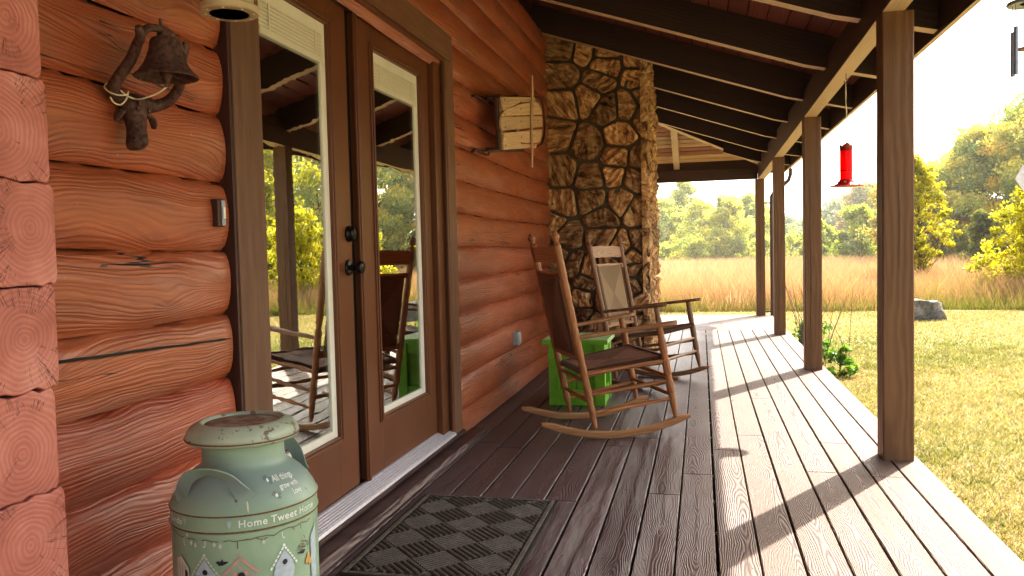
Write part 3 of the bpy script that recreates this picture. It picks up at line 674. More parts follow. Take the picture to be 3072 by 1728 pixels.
mb.box((-5, -3, -.44), (.98, 13.0, -.40))
struct(mb.build('deck_frame', 'gutter'))

# ------------------------------------------------------------------ porch roof
roof = empty('porch_roof', (0, 5, 2.3), 'open porch roof with dark rafters and red plank ceiling over the deck', 'porch roof')
def zc(X): return 2.590 - .34 * (X - .73)              # underside of the ceiling boards
for ry in (-1.42, -.16, 1.09, 2.345, 3.60, 4.854, 6.111, 7.368, 8.619, 9.83, 11.10, 12.28):
    xl = -1.62 if ry < 10.4 else ry - 11.97 + .02
    dz = {9.83: -.006, 11.10: -.02, 12.28: -.035}.get(ry, 0)
    kx, kz = .73, 2.348 + dz
    if xl > kx: continue
    bot = [(1.256, 2.222), (.93, 2.300 + dz), (kx, kz), (xl, kz + .341 * (kx - xl))]
    topp = [(xl, zc(xl) - .002), (1.256, zc(1.256) - .002)]
    poly = [(x, ry - .045, z) for x, z in bot + topp]
    mb = MB(); mb.prism(poly, (0, .09, 0), uvf=lambda p: (p.x, p.z + .34 * p.x - 2.6))
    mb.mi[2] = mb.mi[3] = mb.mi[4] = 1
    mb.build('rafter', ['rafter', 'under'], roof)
# ceiling boards along the porch
mb = MB(); sl = math.sqrt(1 + .34 ** 2); n = int(3.1 / .132)
for i in range(n):
    xa = 1.256 - i * .132; xb = xa - .1235
    if xb < -1.75: break
    ye = min(13.2, xa + 11.97)
    za, zb_ = zc(xa), zc(xb)
    V = [(xa, -3, za), (xb, -3, zb_), (xb, xb + 11.97, zb_), (xa, ye, za), (xa, -3, za + .02), (xb, -3, zb_ + .02), (xb, xb + 11.97, zb_ + .02), (xa, ye, za + .02)]
    F = [(0, 1, 2, 3), (4, 7, 6, 5), (0, 3, 7, 4), (1, 5, 6, 2), (0, 4, 5, 1), (3, 2, 6, 7)]
    mb.add(V, F, [[(V[q][1], (V[q][0] - (xa + xb) / 2)) for q in f] for f in F])
mb.build('ceiling_boards', 'ceil', roof)
mb = MB()
def zf(Y): return zc(.93) - .34 * (Y - 12.9)
y = 13.2
while y > 10.0:
    ya = y; yb = y - .1080; xa, xb = ya - 11.97, yb - 11.97
    V = [(-6, ya, zf(ya)), (xa, ya, zf(ya)), (xb, yb, zf(yb)), (-6, yb, zf(yb))]; V += [(p[0], p[1], p[2] + .02) for p in V]
    F = [(0, 1, 2, 3), (4, 7, 6, 5), (0, 4, 5, 1), (3, 2, 6, 7)]
    mb.add(V, F, [[(V[q][0], V[q][1] - (ya + yb) / 2) for q in f] for f in F], None, 1 if int((13.2 - y) / .132 + .5) in (2, 3, 7, 8, 9, 15) else 0); y -= .132
mb.build('end_ceiling', ['ceil2', 'ceil3'], roof)
mb = MB(); za = lambda t_: 2.285 + .34 * t_
mb.beam((1.22, 13.19, za(-.27) + .11), (-1.9, 10.07, za(2.85) + .11), .085, .22, mi=0)
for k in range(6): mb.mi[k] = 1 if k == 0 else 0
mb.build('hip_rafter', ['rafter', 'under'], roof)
for jx, yt in ((-.36, 11.62), (-1.6, 10.5)):
    poly = [(jx - .045, 12.98, zf(12.98) - .20), (jx - .045, 12.98, zf(12.98) - .002), (jx - .045, yt, zf(yt) - .002), (jx - .045, yt, zf(yt) - .20)]
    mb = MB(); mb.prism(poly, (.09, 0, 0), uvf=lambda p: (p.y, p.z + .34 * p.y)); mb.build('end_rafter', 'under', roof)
# slab above
mb = MB(); V = [(1.34, -3.2, zc(1.34) + .03), (1.34, 13.3, zc(1.34) + .03), (-6, 20.64, zc(-6) + .03), (-6, -3.2, zc(-6) + .03)]
V = [(1.30, -3.1, zc(1.30) + .022), (1.30, 13.27, zc(1.30) + .022), (-1.9, 10.07, zc(-1.9) + .022), (-1.9, -3.1, zc(-1.9) + .022), (-6.2, 13.27, zc(1.30) + .022), (-6.2, 10.07, zc(-1.9) + .022), (-6.2, -3.1, zc(-1.9) + .1)]
F = [(0, 1, 2, 3), (1, 4, 5, 2), (3, 2, 5, 6)]
mb.add(V, F); mb.add([(p[0], p[1], p[2] + .05) for p in V], [f[::-1] for f in F]); mb.build('roof_skin', 'roof', roof)
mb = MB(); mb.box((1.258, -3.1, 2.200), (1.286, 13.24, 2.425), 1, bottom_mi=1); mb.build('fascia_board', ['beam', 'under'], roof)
mb = MB(); mb.box((-6, 13.21, 2.200), (1.257, 13.24, 2.425), 0); mb.build('fascia_board', 'beam', roof)
# long beam: slopes down a little towards the far corner
def bz(Y): return 2.204 - .0137 * (Y - 4.28)
mb = MB(); V = []
for Y in (-3.0, 12.93):
    xo = .935 - .0022 * max(0, Y)
    V += [(xo - .052, Y, bz(Y)), (xo + .052, Y, bz(Y)), (xo + .052, Y, 2.40), (xo - .052, Y, 2.40)]
F = [(0, 4, 5, 1), (1, 5, 6, 2), (2, 6, 7, 3), (3, 7, 4, 0), (0, 1, 2, 3), (4, 7, 6, 5)]
UV = [[(V[q][1], V[q][0] if i in (0, 2) else V[q][2] - 2.3) for q in f] for i, f in enumerate(F)]
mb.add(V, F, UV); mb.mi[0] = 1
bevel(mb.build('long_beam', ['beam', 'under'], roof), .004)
mb = MB(); mb.box((-6, 12.90, 2.095), (.852, 12.99, 2.268), 0, bottom_mi=0); bevel(mb.build('end_beam', 'beam', roof), .004)

# posts
plab = ['brown square porch post standing nearest, in front of the yard and yellow sapling', 'brown square porch post with a long dark split, beyond the red feeder',
        'brown square porch post just before the boards change direction', 'farthest brown porch post at the corner of the deck beside the downspout']
for i, (px_, py_, th) in enumerate(((.941, 4.28, .072), (.932, 7.3, .070), (.912, 10.12, .064), (.879, 12.84, .066))):
    zt = bz(py_) - .0015
    p = empty('porch_post', (px_, py_ + .07, 0), plab[i], 'post', 'posts along the edge of the porch')
    mb = MB(); ny = 40
    ch = .006
    V = []; prof = [(-th + ch, -.07), (th - ch, -.07), (th, -.07 + ch), (th, .07 - ch), (th - ch, .07), (-th + ch, .07), (-th, .07 - ch), (-th, -.07 + ch)]
    for j in range(ny + 1):
        z = zt * j / ny
        for q, (a, b) in enumerate(prof):
            V.append((px_ + a + .0018 * mnoise.noise((z * 2.5, i, q)), py_ + .07 + b + .0018 * mnoise.noise((z * 2.5, i + 9, q)), z))
    F = [(j * 8 + q, j * 8 + (q + 1) % 8, (j + 1) * 8 + (q + 1) % 8, (j + 1) * 8 + q) for j in range(ny) for q in range(8)]
    UV = [[(V[a][2], (V[a][0] - px_) if f[0] % 8 in (0, 4) else (V[a][1] - py_ - .07)) for a in f] for f in F]
    mb.add(V, F, UV, (.13 + .29 * i) % 1); mb.add([V[q] for q in range(8)][::-1] + [V[ny * 8 + q] for q in range(8)], [tuple(range(8)), tuple(range(8, 16))])
    mb.build('post_timber', 'post', p)
    # drying splits
    mb = MB()
    spl = [[(.0, .95, 1.42, 'f', .0016), (-.3, .2, .9, 's', .004), (-.1, .55, 1.55, 's', .005)], [(-.35, .02, 1.62, 'f', .0045)], [(-.25, .05, 1.5, 'f', .003)], [(-.1, .3, 1.6, 'f', .004)]][i]
    for (fx, z0, z1, face, wd) in spl:
        n = 26; L = []; Rr = []
        for j in range(n + 1):
            z = z0 + (z1 - z0) * j / n; a = fx * th + .008 * mnoise.noise((z * 3, i * 4.1 + fx, 2)); ww = wd * (max(0.0, math.sin(PI * j / n)) ** .5) * (.5 + abs(mnoise.noise((z * 8, i, 5))) * 1.4) * .5 + .0003
            if face == 'f': L.append((px_ + a - ww, py_ - .0012 - .002, z)); Rr.append((px_ + a + ww, py_ - .0012 - .002, z))
            else: L.append((px_ - th - .0025, py_ + .07 + a + ww, z)); Rr.append((px_ - th - .0025, py_ + .07 + a - ww, z))
        V = L + Rr; mb.add(V, [(j, n + 1 + j, n + 2 + j, j + 1) for j in range(n)])
    mb.build('split', 'gapblack', p)

# downspout at the far corner
dsp = empty('downspout', (1.05, 12.92, 0), 'brown rain downspout strapped to the farthest porch post', 'downspout')
mb = MB(); mb.tube([(1.31, 12.72, 2.215), (1.31, 12.74, 2.12), (1.285, 12.78, 2.04), (1.20, 12.85, 1.965), (1.10, 12.9, 1.90), (1.052, 12.92, 1.82), (1.05, 12.92, 1.6), (1.05, 12.92, -.4)], .027, 12); mb.build('pipe', 'gutter', dsp)
for z in (1.72, .06):
    mb = MB(); mb.box((.952, 12.905, z - .012), (1.03, 12.935, z + .012)); mb.tube([(1.05, 12.92, z - .013), (1.05, 12.92, z + .013)], .031, 12); mb.build('strap', 'gutter', dsp)
g = MB(); prof = [(1.288, 2.40), (1.288, 2.27), (1.36, 2.255), (1.385, 2.30), (1.39, 2.395), (1.38, 2.395), (1.375, 2.305), (1.355, 2.268), (1.296, 2.28), (1.296, 2.40)]
g.prism([(x, 10.9, z) for x, z in prof], (0, 2.3, 0)); 
gt = g.build('rain_gutter', 'gutter'); tag(gt, 'short brown rain gutter under the far end of the eave', 'gutter')

# ------------------------------------------------------------------ rocking chairs
def turned(p, q, r, marks, ends=(1, 1), n=14, finial=False, taper_lo=0.0, rr=None):
    """a turned post from p to q: marks are places (0-1) of ring groups"""
    p, q = Vector(p), Vector(q); L = (q - p).length; st = set([0, 1]); prof = []
    k = 90
    for i in range(k + 1):
        t_ = i / k; z = L * t_; rad = r
        if taper_lo and z < .17: rad = r * (ends[0] + (1 - ends[0]) * math.sin(min(1, z / .17) * PI / 2) ** .8)
        elif z < .10 and not taper_lo: rad = r * (ends[0] + (1 - ends[0]) * z / .10)
        if L - z < .10: rad *= ends[1] + (1 - ends[1]) * (L - z) / .10
        for m_ in marks:
            for dz in (-.013, 0, .013):
                g = abs(z - m_ * L - dz)
                if g < .0075: rad *= 1 - .16 * math.cos(g / .0075 * PI / 2)
        prof.append((rad, z))
    if finial:
        prof = [a for a in prof if a[1] < L - .085]; z0 = L - .085
        prof += [(r * .98, z0), (r * .70, z0 + .006), (r * .95, z0 + .012), (r * .62, z0 + .020), (r * .62, z0 + .028), (r * 1.02, z0 + .036), (r * 1.18, z0 + .048), (r * 1.05, z0 + .060), (r * .72, z0 + .068), (r * .80, z0 + .074), (r * .55, z0 + .082), (0.0001, z0 + .085)]
    else: prof += [(0.0001, L)]
    prof = [(0.0001, 0)] + prof
    mb = MB(); mb.lathe(prof, p, n, axis=(q - p)); return mb
def xform(mb, pose):
    x, y, a = pose; c, s_ = math.cos(a), math.sin(a)
    mb.v = [(x + p[0] * c - p[1] * s_, y + p[0] * s_ + p[1] * c, p[2]) for p in mb.v]; return mb
def rocking_chair(pose, label, wm, rm):
    t_ = empty('rocking_chair', (pose[0], pose[1], 0), label, 'rocking chair', 'turned wood rocking chairs on the porch')
    B = lambda mb, nm, mt: xform(mb, pose).build(nm, mt, t_)
    bpt = lambda s_, z: (-.171 - .229 * (z - .05) / 1.14, s_ * (.252 + .020 * (z - .05) / 1.14), z)       # along the back post
    fpt = lambda s_, z: (.296 - .092 * (z - .11) / .52, s_ * .311, z)
    for s_ in (-1, 1):
        B(turned(bpt(s_, .058), bpt(s_, 1.195), .0215, (.12, .26, .34, .52, .63, .74, .86), (.5, 1), finial=True, taper_lo=1), 'back_post', wm)
        B(turned(fpt(s_, .105), fpt(s_, .632), .0225, (.24, .44, .68, .90), (.45, .8), taper_lo=1), 'front_leg', wm)
        # rocker
        mb = MB(); n = 36; V = []
        for i in range(n + 1):
            u = -.492 + .872 * i / n; z = .5 * (u + .062) ** 2; v = s_ * (.247 + .07 * (u + .49) / .87); th = .040 * min(1, .45 + 8 * min(i, n - i) / n); hw = .0165
            for a, b in ((-hw, .006), (-hw + .004, 0), (hw - .004, 0), (hw, .006), (hw, th - .006), (hw - .005, th), (-hw + .005, th), (-hw, th - .006)): V.append((u, v + a, z + b))
        F = [(i * 8 + j, i * 8 + (j + 1) % 8, (i + 1) * 8 + (j + 1) % 8, (i + 1) * 8 + j) for i in range(n) for j in range(8)] + [tuple(range(8))[::-1], tuple(n * 8 + j for j in range(8))]
        mb.add(V, F, [[(V[q][0], V[q][2] - .03) for q in f] for f in F], None, 0, True)
        B(mb, 'rocker', rm)
        # arm: flat shaped board
        mb = MB(); A = Vector(bpt(s_, .585)); E_ = Vector((.30, s_ * .333, .655)); n = 22; V = []
        for i in range(n + 1):
            q = i / n; c = A.lerp(E_, q); c.x = A.x + (E_.x - A.x) * q; w_ = .017 + .017 * min(1, q * 1.5) ** 1.2
            if q > .93: w_ *= math.sqrt(max(.12, 1 - ((q - .93) / .07) ** 2))
            h = .0125
            for a in range(10): th = 2 * PI * a / 10; V.append((c.x, c.y + w_ * math.copysign(abs(math.cos(th)) ** .7, math.cos(th)), c.z + h * math.copysign(abs(math.sin(th)) ** .8, math.sin(th))))
        F = [(i * 10 + j, i * 10 + (j + 1) % 10, (i + 1) * 10 + (j + 1) % 10, (i + 1) * 10 + j) for i in range(n) for j in range(10)] + [tuple(range(10))[::-1], tuple(n * 10 + j for j in range(10))]
        mb.add(V, F, [[(V[q][0], V[q][1] - c.y) for q in f] for f in F], None, 0, True)
        B(mb, 'arm', rm if wm == 'chair' else wm)
        for zb_, zf_ in ((.25, .32), (.145, .215)): B(turned(bpt(s_, zb_), fpt(s_, zf_), .0125, (), (.7, .7)), 'side_stretcher', wm)
        mb = MB(); mb.tube([bpt(s_, .375), fpt(s_, .435)], .013); B(mb, 'seat_rail', wm)
    for zz in (.34, .235): B(turned(fpt(-1, zz), fpt(1, zz), .0125, (), (.7, .7)), 'front_stretcher', wm)
    for zz in (.33, .21): B(turned(bpt(-1, zz), bpt(1, zz), .0115, (), (.7, .7)), 'rear_stretcher', wm)
    # woven seat: four triangles meeting in the middle, edges rolled over
    mb = MB(); N = 26; V = []; UV = []
    cor = [Vector((-.222, -.232, .392)), Vector((.245, -.292, .462)), Vector((.245, .292, .462)), Vector((-.222, .232, .392))]
    for j in range(N + 1):
        for i in range(N + 1):
            a, b = i / N, j / N; p = (cor[0] * (1 - a) + cor[1] * a) * (1 - b) + (cor[3] * (1 - a) + cor[2] * a) * b
            d = max(abs(a - .5), abs(b - .5)) * 2; sag = -.012 * (1 - d ** 2)
            e = max(0, (d - .9) / .1); p = p + Vector((0, 0, sag - .012 * e * e + .002 * math.sin(d * 200)))
            V.append(p); UV.append((a, b))
    F = [(j * (N + 1) + i, j * (N + 1) + i + 1, (j + 1) * (N + 1) + i + 1, (j + 1) * (N + 1) + i) for j in range(N) for i in range(N)]
    mb.add(V, F, [[UV[q] for q in f] for f in F], .5, 0, True)
    # the cords wrapping the rails
    for (c0, c1) in ((0, 1), (1, 2), (2, 3), (3, 0)):
        a, b = cor[c0], cor[c1]; k = 58; inw = (sum(cor, Vector()) / 4 - (a + b) / 2).normalized()
        for i in range(k):
            c = a.lerp(b, (i + .5) / k) + Vector((0, 0, -.012)); d = (b - a).normalized(); w_ = (b - a).length / k * .50
            pts = [c + inw * .012 + Vector((0, 0, .0125)), c - inw * .004 + Vector((0, 0, .0105)), c - inw * .0135, c - inw * .012 + Vector((0, 0, -.014)), c + inw * .01 + Vector((0, 0, -.022))]
            mb.tube(pts, w_, 5, .5)
    mb.add([p + Vector((0, 0, -.034)) for p in cor], [(3, 2, 1, 0)], [[(0, 0), (1, 0), (1, 1), (0, 1)]], .5)
    B(mb, 'seat', 'rush')
    # back: crest slat, lower slat and the rush panel
    def slat(z0, z1, thick, name, inset=.004, arch=.0, off=0.0):
        mb = MB(); n = 16; V = []
        for i in range(n + 1):
            q = i / n; v = -1 + 2 * q; cv = .022 * (1 - v * v)
            zt = z1 + arch * (1 - v * v) - (.012 if i in (0, n) and arch else 0)
            for z, o in ((z0, 0), (zt, 0), (zt, thick), (z0, thick)):
                p = bpt(v, z); V.append((p[0] - cv + o + off - thick / 2, p[1] * (1 - inset), z))
        F = [(i * 4 + j, i * 4 + (j + 1) % 4, (i + 1) * 4 + (j + 1) % 4, (i + 1) * 4 + j) for i in range(n) for j in range(4)] + [(3, 2, 1, 0), tuple(n * 4 + j for j in range(4))]
        mb.add(V, F, [[(V[q][1], V[q][2] - (z0 + z1) / 2) for q in f] for f in F]); B(mb, name, wm if wm == 'chair' else 'rocker')
    slat(1.015, 1.10, .014, 'crest_slat', arch=.010); slat(.925, .962, .014, 'back_slat'); slat(.455, .50, .014, 'back_slat')
    mb = MB(); N = 24; V = []; UV = []
    for side in (1, -1):
        for j in range(N + 1):
            for i in range(N + 1):
                a, b = i / N, j / N; z = .475 + .48 * b; v = (-.76 + 1.52 * a) * (1 + .05 * b); p = bpt(v, z)
                d = max(abs(a - .5), abs(b - .5)) * 2; th = .016 * (1 - max(0, (d - .86) / .14) ** 2) + .001
                V.append((p[0] - .022 * (1 - v * v) + side * th, p[1], z)); UV.append((a, b))
    o = (N + 1) ** 2
    F = [(j * (N + 1) + i, (j) * (N + 1) + i + 1, (j + 1) * (N + 1) + i + 1, (j + 1) * (N + 1) + i)[::1] for j in range(N) for i in range(N)]
    F2 = [tuple(q + o for q in f[::-1]) for f in F]
    mb.add(V, F + F2, [[UV[q] for q in f] for f in F + F2], .5, 0, True)
    for s_ in (-1, 1):
        for i in range(64):
            z = .475 + .48 * (i + .5) / 64; b = (i + .5) / 64; v = s_ * .76 * (1 + .05 * b); p = Vector(bpt(v, z)); p.x -= .022 * (1 - v * v); 
            mb.tube([p + Vector((.015, -s_ * .012, 0)), p + Vector((.010, s_ * .002, 0)), p + Vector((0, s_ * .006, 0)), p + Vector((-.010, s_ * .002, 0)), p + Vector((-.015, -s_ * .012, 0))], .0038, 5, .5)
    B(mb, 'rush_back', 'rush' if wm == 'chair' else 'rush2')
    for s_ in (-1, 1):                                                # thin rods framing the panel
        pts = [Vector(bpt(s_ * .80, z)) - Vector((.010, 0, 0)) for z in (.47, .60, .75, .90, .955)]
        mb = MB(); mb.tube(pts, .007, 8); B(mb, 'back_rod', wm)
    return t_
rocking_chair((-.560, 4.869, .451), 'honey brown wooden rocking chair with dark rush seat, nearest the doors', 'chair', 'rocker')
rocking_chair((-.415, 6.531, -.371), 'greyed wooden rocking chair with pale rush back, in front of the chimney', 'chair_grey', 'chair_grey')

# ------------------------------------------------------------------ green side table
gt = empty('side_table', (-.86, 5.70, 0), 'bright green painted wooden box table between wall and rocking chair', 'table')
x0, x1, y0, y1, zt = -1.052, -.658, 5.505, 5.912, .432
for (lx, ly) in ((x0, y0), (x1 - .072, y0), (x0, y1 - .072), (x1 - .072, y1 - .072)):
    onebox('leg', (lx, ly, 0), (lx + .072, ly + .072, zt), 'green', gt, .003)
for a, b in (((x0 + .073, y0 + .010, zt - .075), (x1 - .073, y0 + .03, zt)), ((x0 + .073, y1 - .03, zt - .075), (x1 - .073, y1 - .010, zt)), ((x0 + .01, y0 + .073, zt - .075), (x0 + .03, y1 - .073, zt)), ((x1 - .03, y0 + .073, zt - .075), (x1 - .01, y1 - .073, zt))):
    onebox('apron', a, b, 'green', gt, .002)
for a, b in (((x0 + .073, y0 + .006, .0), (x1 - .073, y0 + .026, .115)), ((x0 + .01, y0 + .073, .0), (x0 + .03, y1 - .073, .115)), ((x1 - .03, y0 + .073, .0), (x1 - .01, y1 - .073, .115))):
    onebox('base_board', a, b, 'green', gt, .002)
onebox('panel', (x0 + .073, y0 + .03, .116), (x0 + .19, y0 + .042, zt - .076), 'green', gt, 0)
onebox('panel', (x0 + .196, y0 + .03, .116), (x1 - .073, y0 + .042, zt - .076), 'green', gt, 0)
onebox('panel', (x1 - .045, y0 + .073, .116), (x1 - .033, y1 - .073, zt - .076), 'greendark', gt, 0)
for a, b in ((-1.088, -.866), (-.863, -.632)):
    onebox('top_board', (a, y0 - .038, zt + .001), (b, y1 + .035, zt + .034), ('greentop'), gt, .004)
bevel(onebox('top_edge', (-1.089, y0 - .0395, zt + .0005), (-.631, y0 - .0375, zt + .030), 'green', gt, 0), .0)

# ------------------------------------------------------------------ door mat
mt = empty('door_mat', (-.92, 2.93, 0), 'dark grey ribbed fibre door mat lying in front of the doors', 'door mat')
X0, X1, Y0, Y1 = -1.222, -.615, 2.468, 3.380
onebox('backing', (X0, Y0, .0015), (X1, Y1, .0065), 'matdark', mt, .002)
mb = MB()
for (a, b) in (((X0 + .012, Y0 + .012), (X0 + .030, Y1 - .012)), ((X1 - .030, Y0 + .012), (X1 - .012, Y1 - .012))): mb.box((a[0], a[1], .006), (b[0], b[1], .0125))
for (a, b) in (((X0 + .0305, Y0 + .012), (X1 - .0305, Y0 + .030)), ((X0 + .0305, Y1 - .030), (X1 - .0305, Y1 - .012))): mb.box((a[0], a[1], .006), (b[0], b[1], .0125))
bevel(mb.build('border', 'mat', mt), .003)
mb = MB(); s_ = .135; c45 = math.sqrt(.5)
xa, xb, ya, yb = X0 + .040, X1 - .040, Y0 + .040, Y1 - .040
def clip(p, q):
    t0, t1 = 0, 1; dx, dy = q[0] - p[0], q[1] - p[1]
    for pp, qq in ((-dx, p[0] - xa), (dx, xb - p[0]), (-dy, p[1] - ya), (dy, yb - p[1])):
        if abs(pp) < 1e-9:
            if qq < 0: return None
            continue
        r_ = qq / pp
        if pp < 0: t0 = max(t0, r_)
        else: t1 = min(t1, r_)
    if t1 - t0 < .06: return None
    return (p[0] + dx * t0, p[1] + dy * t0), (p[0] + dx * t1, p[1] + dy * t1)
cx, cy = (xa + xb) / 2, (ya + yb) / 2
th0 = math.radians(-45)
for i in range(-8, 9):
    for j in range(-8, 9):
        big_ = (i + j) % 2 == 0; nrib = 6 if big_ else 8
        for k in range(nrib):
            o = (k + .5) / nrib * s_
            if big_: p, q = (i * s_ + .004, j * s_ + o), ((i + 1) * s_ - .004, j * s_ + o)
            else: p, q = (i * s_ + o, j * s_ + .002), (i * s_ + o, (j + 1) * s_ - .002)
            rot = lambda v: (cx + v[0] * math.cos(th0) - v[1] * math.sin(th0), cy + v[0] * math.sin(th0) + v[1] * math.cos(th0))
            cl = clip(rot(p), rot(q))
            if cl:
                w_ = s_ / nrib * (.35 if big_ else .34); hh = .0080 if big_ else .0058
                (ax_, ay_), (bx_, by_) = cl
                mb.tube([(ax_, ay_, .0068), (bx_, by_, .0068)], w_, 8, .5, flat=hh / w_, upv=(0, 0, 1))
mb.build('ribs', 'mat', mt)

# ------------------------------------------------------------------ milk can
CXc, CYc, CR = -1.056, 1.680, .1645
can = empty('milk_can', (CXc, CYc, 0), 'old sage green painted milk can with rusty lid and birdhouse pictures', 'milk can')
prof = [(.0, .001), (.150, .001), (.158, .008), (.163, .02), (.1635, .30), (.1640, .490), (.1665, .4925), (.1668, .4965), (.1645, .499), (.1645, .527), (.1665, .5285), (.1668, .5315), (.1640, .535), (.158, .549), (.147, .566), (.132, .584), (.117, .597), (.104, .606), (.097, .612), (.094, .619), (.0925, .63), (.092, .668), (.096, .672)]
mb = MB(); mb.lathe(prof, (CXc, CYc, 0), 72, .2); mb.build('body', 'can', can)
prof = [(.105, .664), (.124, .668), (.1285, .672), (.129, .677), (.1262, .680), (.1270, .683), (.1245, .690), (.117, .699), (.106, .7065), (.097, .710), (.092, .7105), (.088, .708), (.085, .7035)]
mb = MB(); mb.lathe(prof, (CXc, CYc, 0), 72, .2); lid = mb.build('lid', 'lid', can)
mb = MB(); mb.lathe([(.0, .7045), (.05, .7045), (.0845, .7040), (.0850, .7036)], (CXc, CYc, 0), 48, .2); mb.build('lid_dish', 'lidrust', can)
for zz, rr_ in ((.4948, .1669), (.5300, .1669), (.6760, .1292)):
    mb = MB(); mb.lathe([(rr_, zz - .0020), (rr_ + .0006, zz), (rr_, zz + .0016)], (CXc, CYc, 0), 72, .2)
    o = mb.build('seam', 'rust', can)
V = [Vector((CXc + r_ * math.cos(math.radians(a)), CYc + r_ * math.sin(math.radians(a)), z)) for a, z, r_ in ((-124, .552, .157), (-121, .562, .153), (-115, .580, .156), (-108, .602, .160), (-99, .620, .162), (-88, .628, .161), (-77, .622, .159), (-69, .608, .157), (-64, .590, .1545), (-59.5, .572, .151), (-56.5, .558, .1545))]
def strap(pts, w0):
    fine = []
    for i in range(len(pts) - 1):
        p0, p1, p2, p3 = pts[max(i - 1, 0)], pts[i], pts[i + 1], pts[min(i + 2, len(pts) - 1)]
        for k in range(5):
            t_ = k / 5; fine.append(.5 * ((2 * p1) + (p2 - p0) * t_ + (2 * p0 - 5 * p1 + 4 * p2 - p3) * t_ ** 2 + (3 * p1 - p0 - 3 * p2 + p3) * t_ ** 3))
    fine.append(pts[-1]); mb = MB(); V = []; n = len(fine)
    for i, p in enumerate(fine):
        T = (fine[min(i + 1, n - 1)] - fine[max(i - 1, 0)]).normalized(); out = Vector((p.x - CXc, p.y - CYc, 0)).normalized(); S = T.cross(out)
        ax_ = Vector((0, 0, 1)); q = i / (n - 1); e = abs(q - .5) * 2
        wv_ = (ax_ - T * ax_.dot(T)).normalized() if abs(T.z) < .75 else S.normalized()
        mixd = (wv_ * (1 - e ** 2) * -1 + (S * -1 if S.z > 0 else S) * e ** 2)
        wd = (out.cross(T)); wd = wd.normalized(); w_ = w0 * (1 + .55 * e ** 3)
        nrm = T.cross(wd).normalized() * .0016
        tw = Matrix.Rotation(.9 * (1 - e), 3, T); wd = tw @ wd; nrm = tw @ nrm
        V += [p - wd * w_ - nrm, p + wd * w_ - nrm, p + wd * w_ + nrm, p - wd * w_ + nrm]
    F = [(i * 4 + j, i * 4 + (j + 1) % 4, (i + 1) * 4 + (j + 1) % 4, (i + 1) * 4 + j) for i in range(n - 1) for j in range(4)] + [(3, 2, 1, 0), tuple((n - 1) * 4 + j for j in range(4))]
    mb.add(V, F, None, .3, 0, True); return mb
strap(V, .0145).build('handle', 'can', can)
V2 = [Vector((2 * CXc - p.x, 2 * CYc - p.y, p.z)) for p in V]
strap(V2, .0145).build('handle', 'can', can)
# painted decoration
def wrap(poly, r=.1655, rf=None):
    out = []
    for a, z in poly:
        rr_ = rf(z) if rf else r; th = math.radians(a); out.append((CXc + rr_ * math.cos(th), CYc + rr_ * math.sin(th), z))
    return out
def decal(mb, poly, rf=None, r=.1655, eps=.0007):
    """fill a small outline on the can, cut in strips of 4 degrees so that it hugs the curve"""
    a0, a1 = min(p[0] for p in poly), max(p[0] for p in poly); k = max(1, int((a1 - a0) / 3.0) + 1)
    for i in range(k):
        lo, hi = a0 + (a1 - a0) * i / k, a0 + (a1 - a0) * (i + 1) / k; pl = poly
        for lim, sg in ((lo, 1), (hi, -1)):
            new = []
            for q in range(len(pl)):
                A_, B_ = pl[q], pl[(q + 1) % len(pl)]; da, db = (A_[0] - lim) * sg, (B_[0] - lim) * sg
                if da >= 0: new.append(A_)
                if da * db < 0: tt = da / (da - db); new.append((A_[0] + (B_[0] - A_[0]) * tt, A_[1] + (B_[1] - A_[1]) * tt))
            pl = new
            if len(pl) < 3: break
        if len(pl) >= 3: mb.add(wrap(pl, r + eps, (lambda z: rf(z) + eps) if rf else None), [tuple(range(len(pl)))], None, .5)
DEG = 180 / PI / .1655        # metres to degrees round the can
def stroke(mb, pts, w, **kw):
    for (a, z), (b, y) in zip(pts[:-1], pts[1:]):
        dx, dz = (b - a) / DEG, y - z; L = math.hypot(dx, dz) or 1; nx, nz = -dz / L * w / 2, dx / L * w / 2
        ex, ez = dx / L * w * .2, dz / L * w * .2
        decal(mb, [(a + (nx - ex) * DEG, z + nz - ez), (b + (nx + ex) * DEG, y + nz + ez), (b + (-nx + ex) * DEG, y - nz + ez), (a + (-nx - ex) * DEG, z - nz - ez)], **kw)
def disc(mb, a, z, r, ra=1.0, **kw): decal(mb, [(a + r * ra * math.cos(t_ * PI / 8) * DEG, z + r * math.sin(t_ * PI / 8)) for t_ in range(16)], **kw)
def text(word, a0, a1, z0, h, mat, rf=None, slope=0.0, name='lettering', off=.0012, space=1.0):
    cu = bpy.data.curves.new(name, 'FONT'); cu.body = word; cu.size = 1; cu.resolution_u = 4; cu.offset = .012; cu.space_character = space
    ob = bpy.data.objects.new(name, cu); COL.objects.link(ob); bpy.context.view_layer.update()
    me = bpy.data.meshes.new_from_object(ob.evaluated_get(bpy.context.evaluated_depsgraph_get()))
    xs = [v.co.x for v in me.vertices]; x0_, x1_ = min(xs), max(xs); mb = MB(); V = []
    for v in me.vertices:
        a = a0 + (a1 - a0) * (v.co.x - x0_) / (x1_ - x0_); z = z0 + v.co.y / .72 * h + slope * (a - a0)
        V.append(wrap([(a, z)], .1645 + off, (lambda q: rf(q) + off) if rf else None)[0])
    mb.add(V, [tuple(p.vertices) for p in me.polygons], None, .5)
    bpy.data.objects.remove(ob); bpy.data.curves.remove(cu); bpy.data.meshes.remove(me)
    return mb.build(name, mat, can)
def shoulder(z):
    pr = [(.1640, .535), (.158, .549), (.147, .566), (.132, .584), (.117, .597), (.104, .606)]
    for (ra, za_), (rb_, zb_) in zip(pr[:-1], pr[1:]):
        if z <= zb_: return ra + (rb_ - ra) * (z - za_) / (zb_ - za_)
    return .104
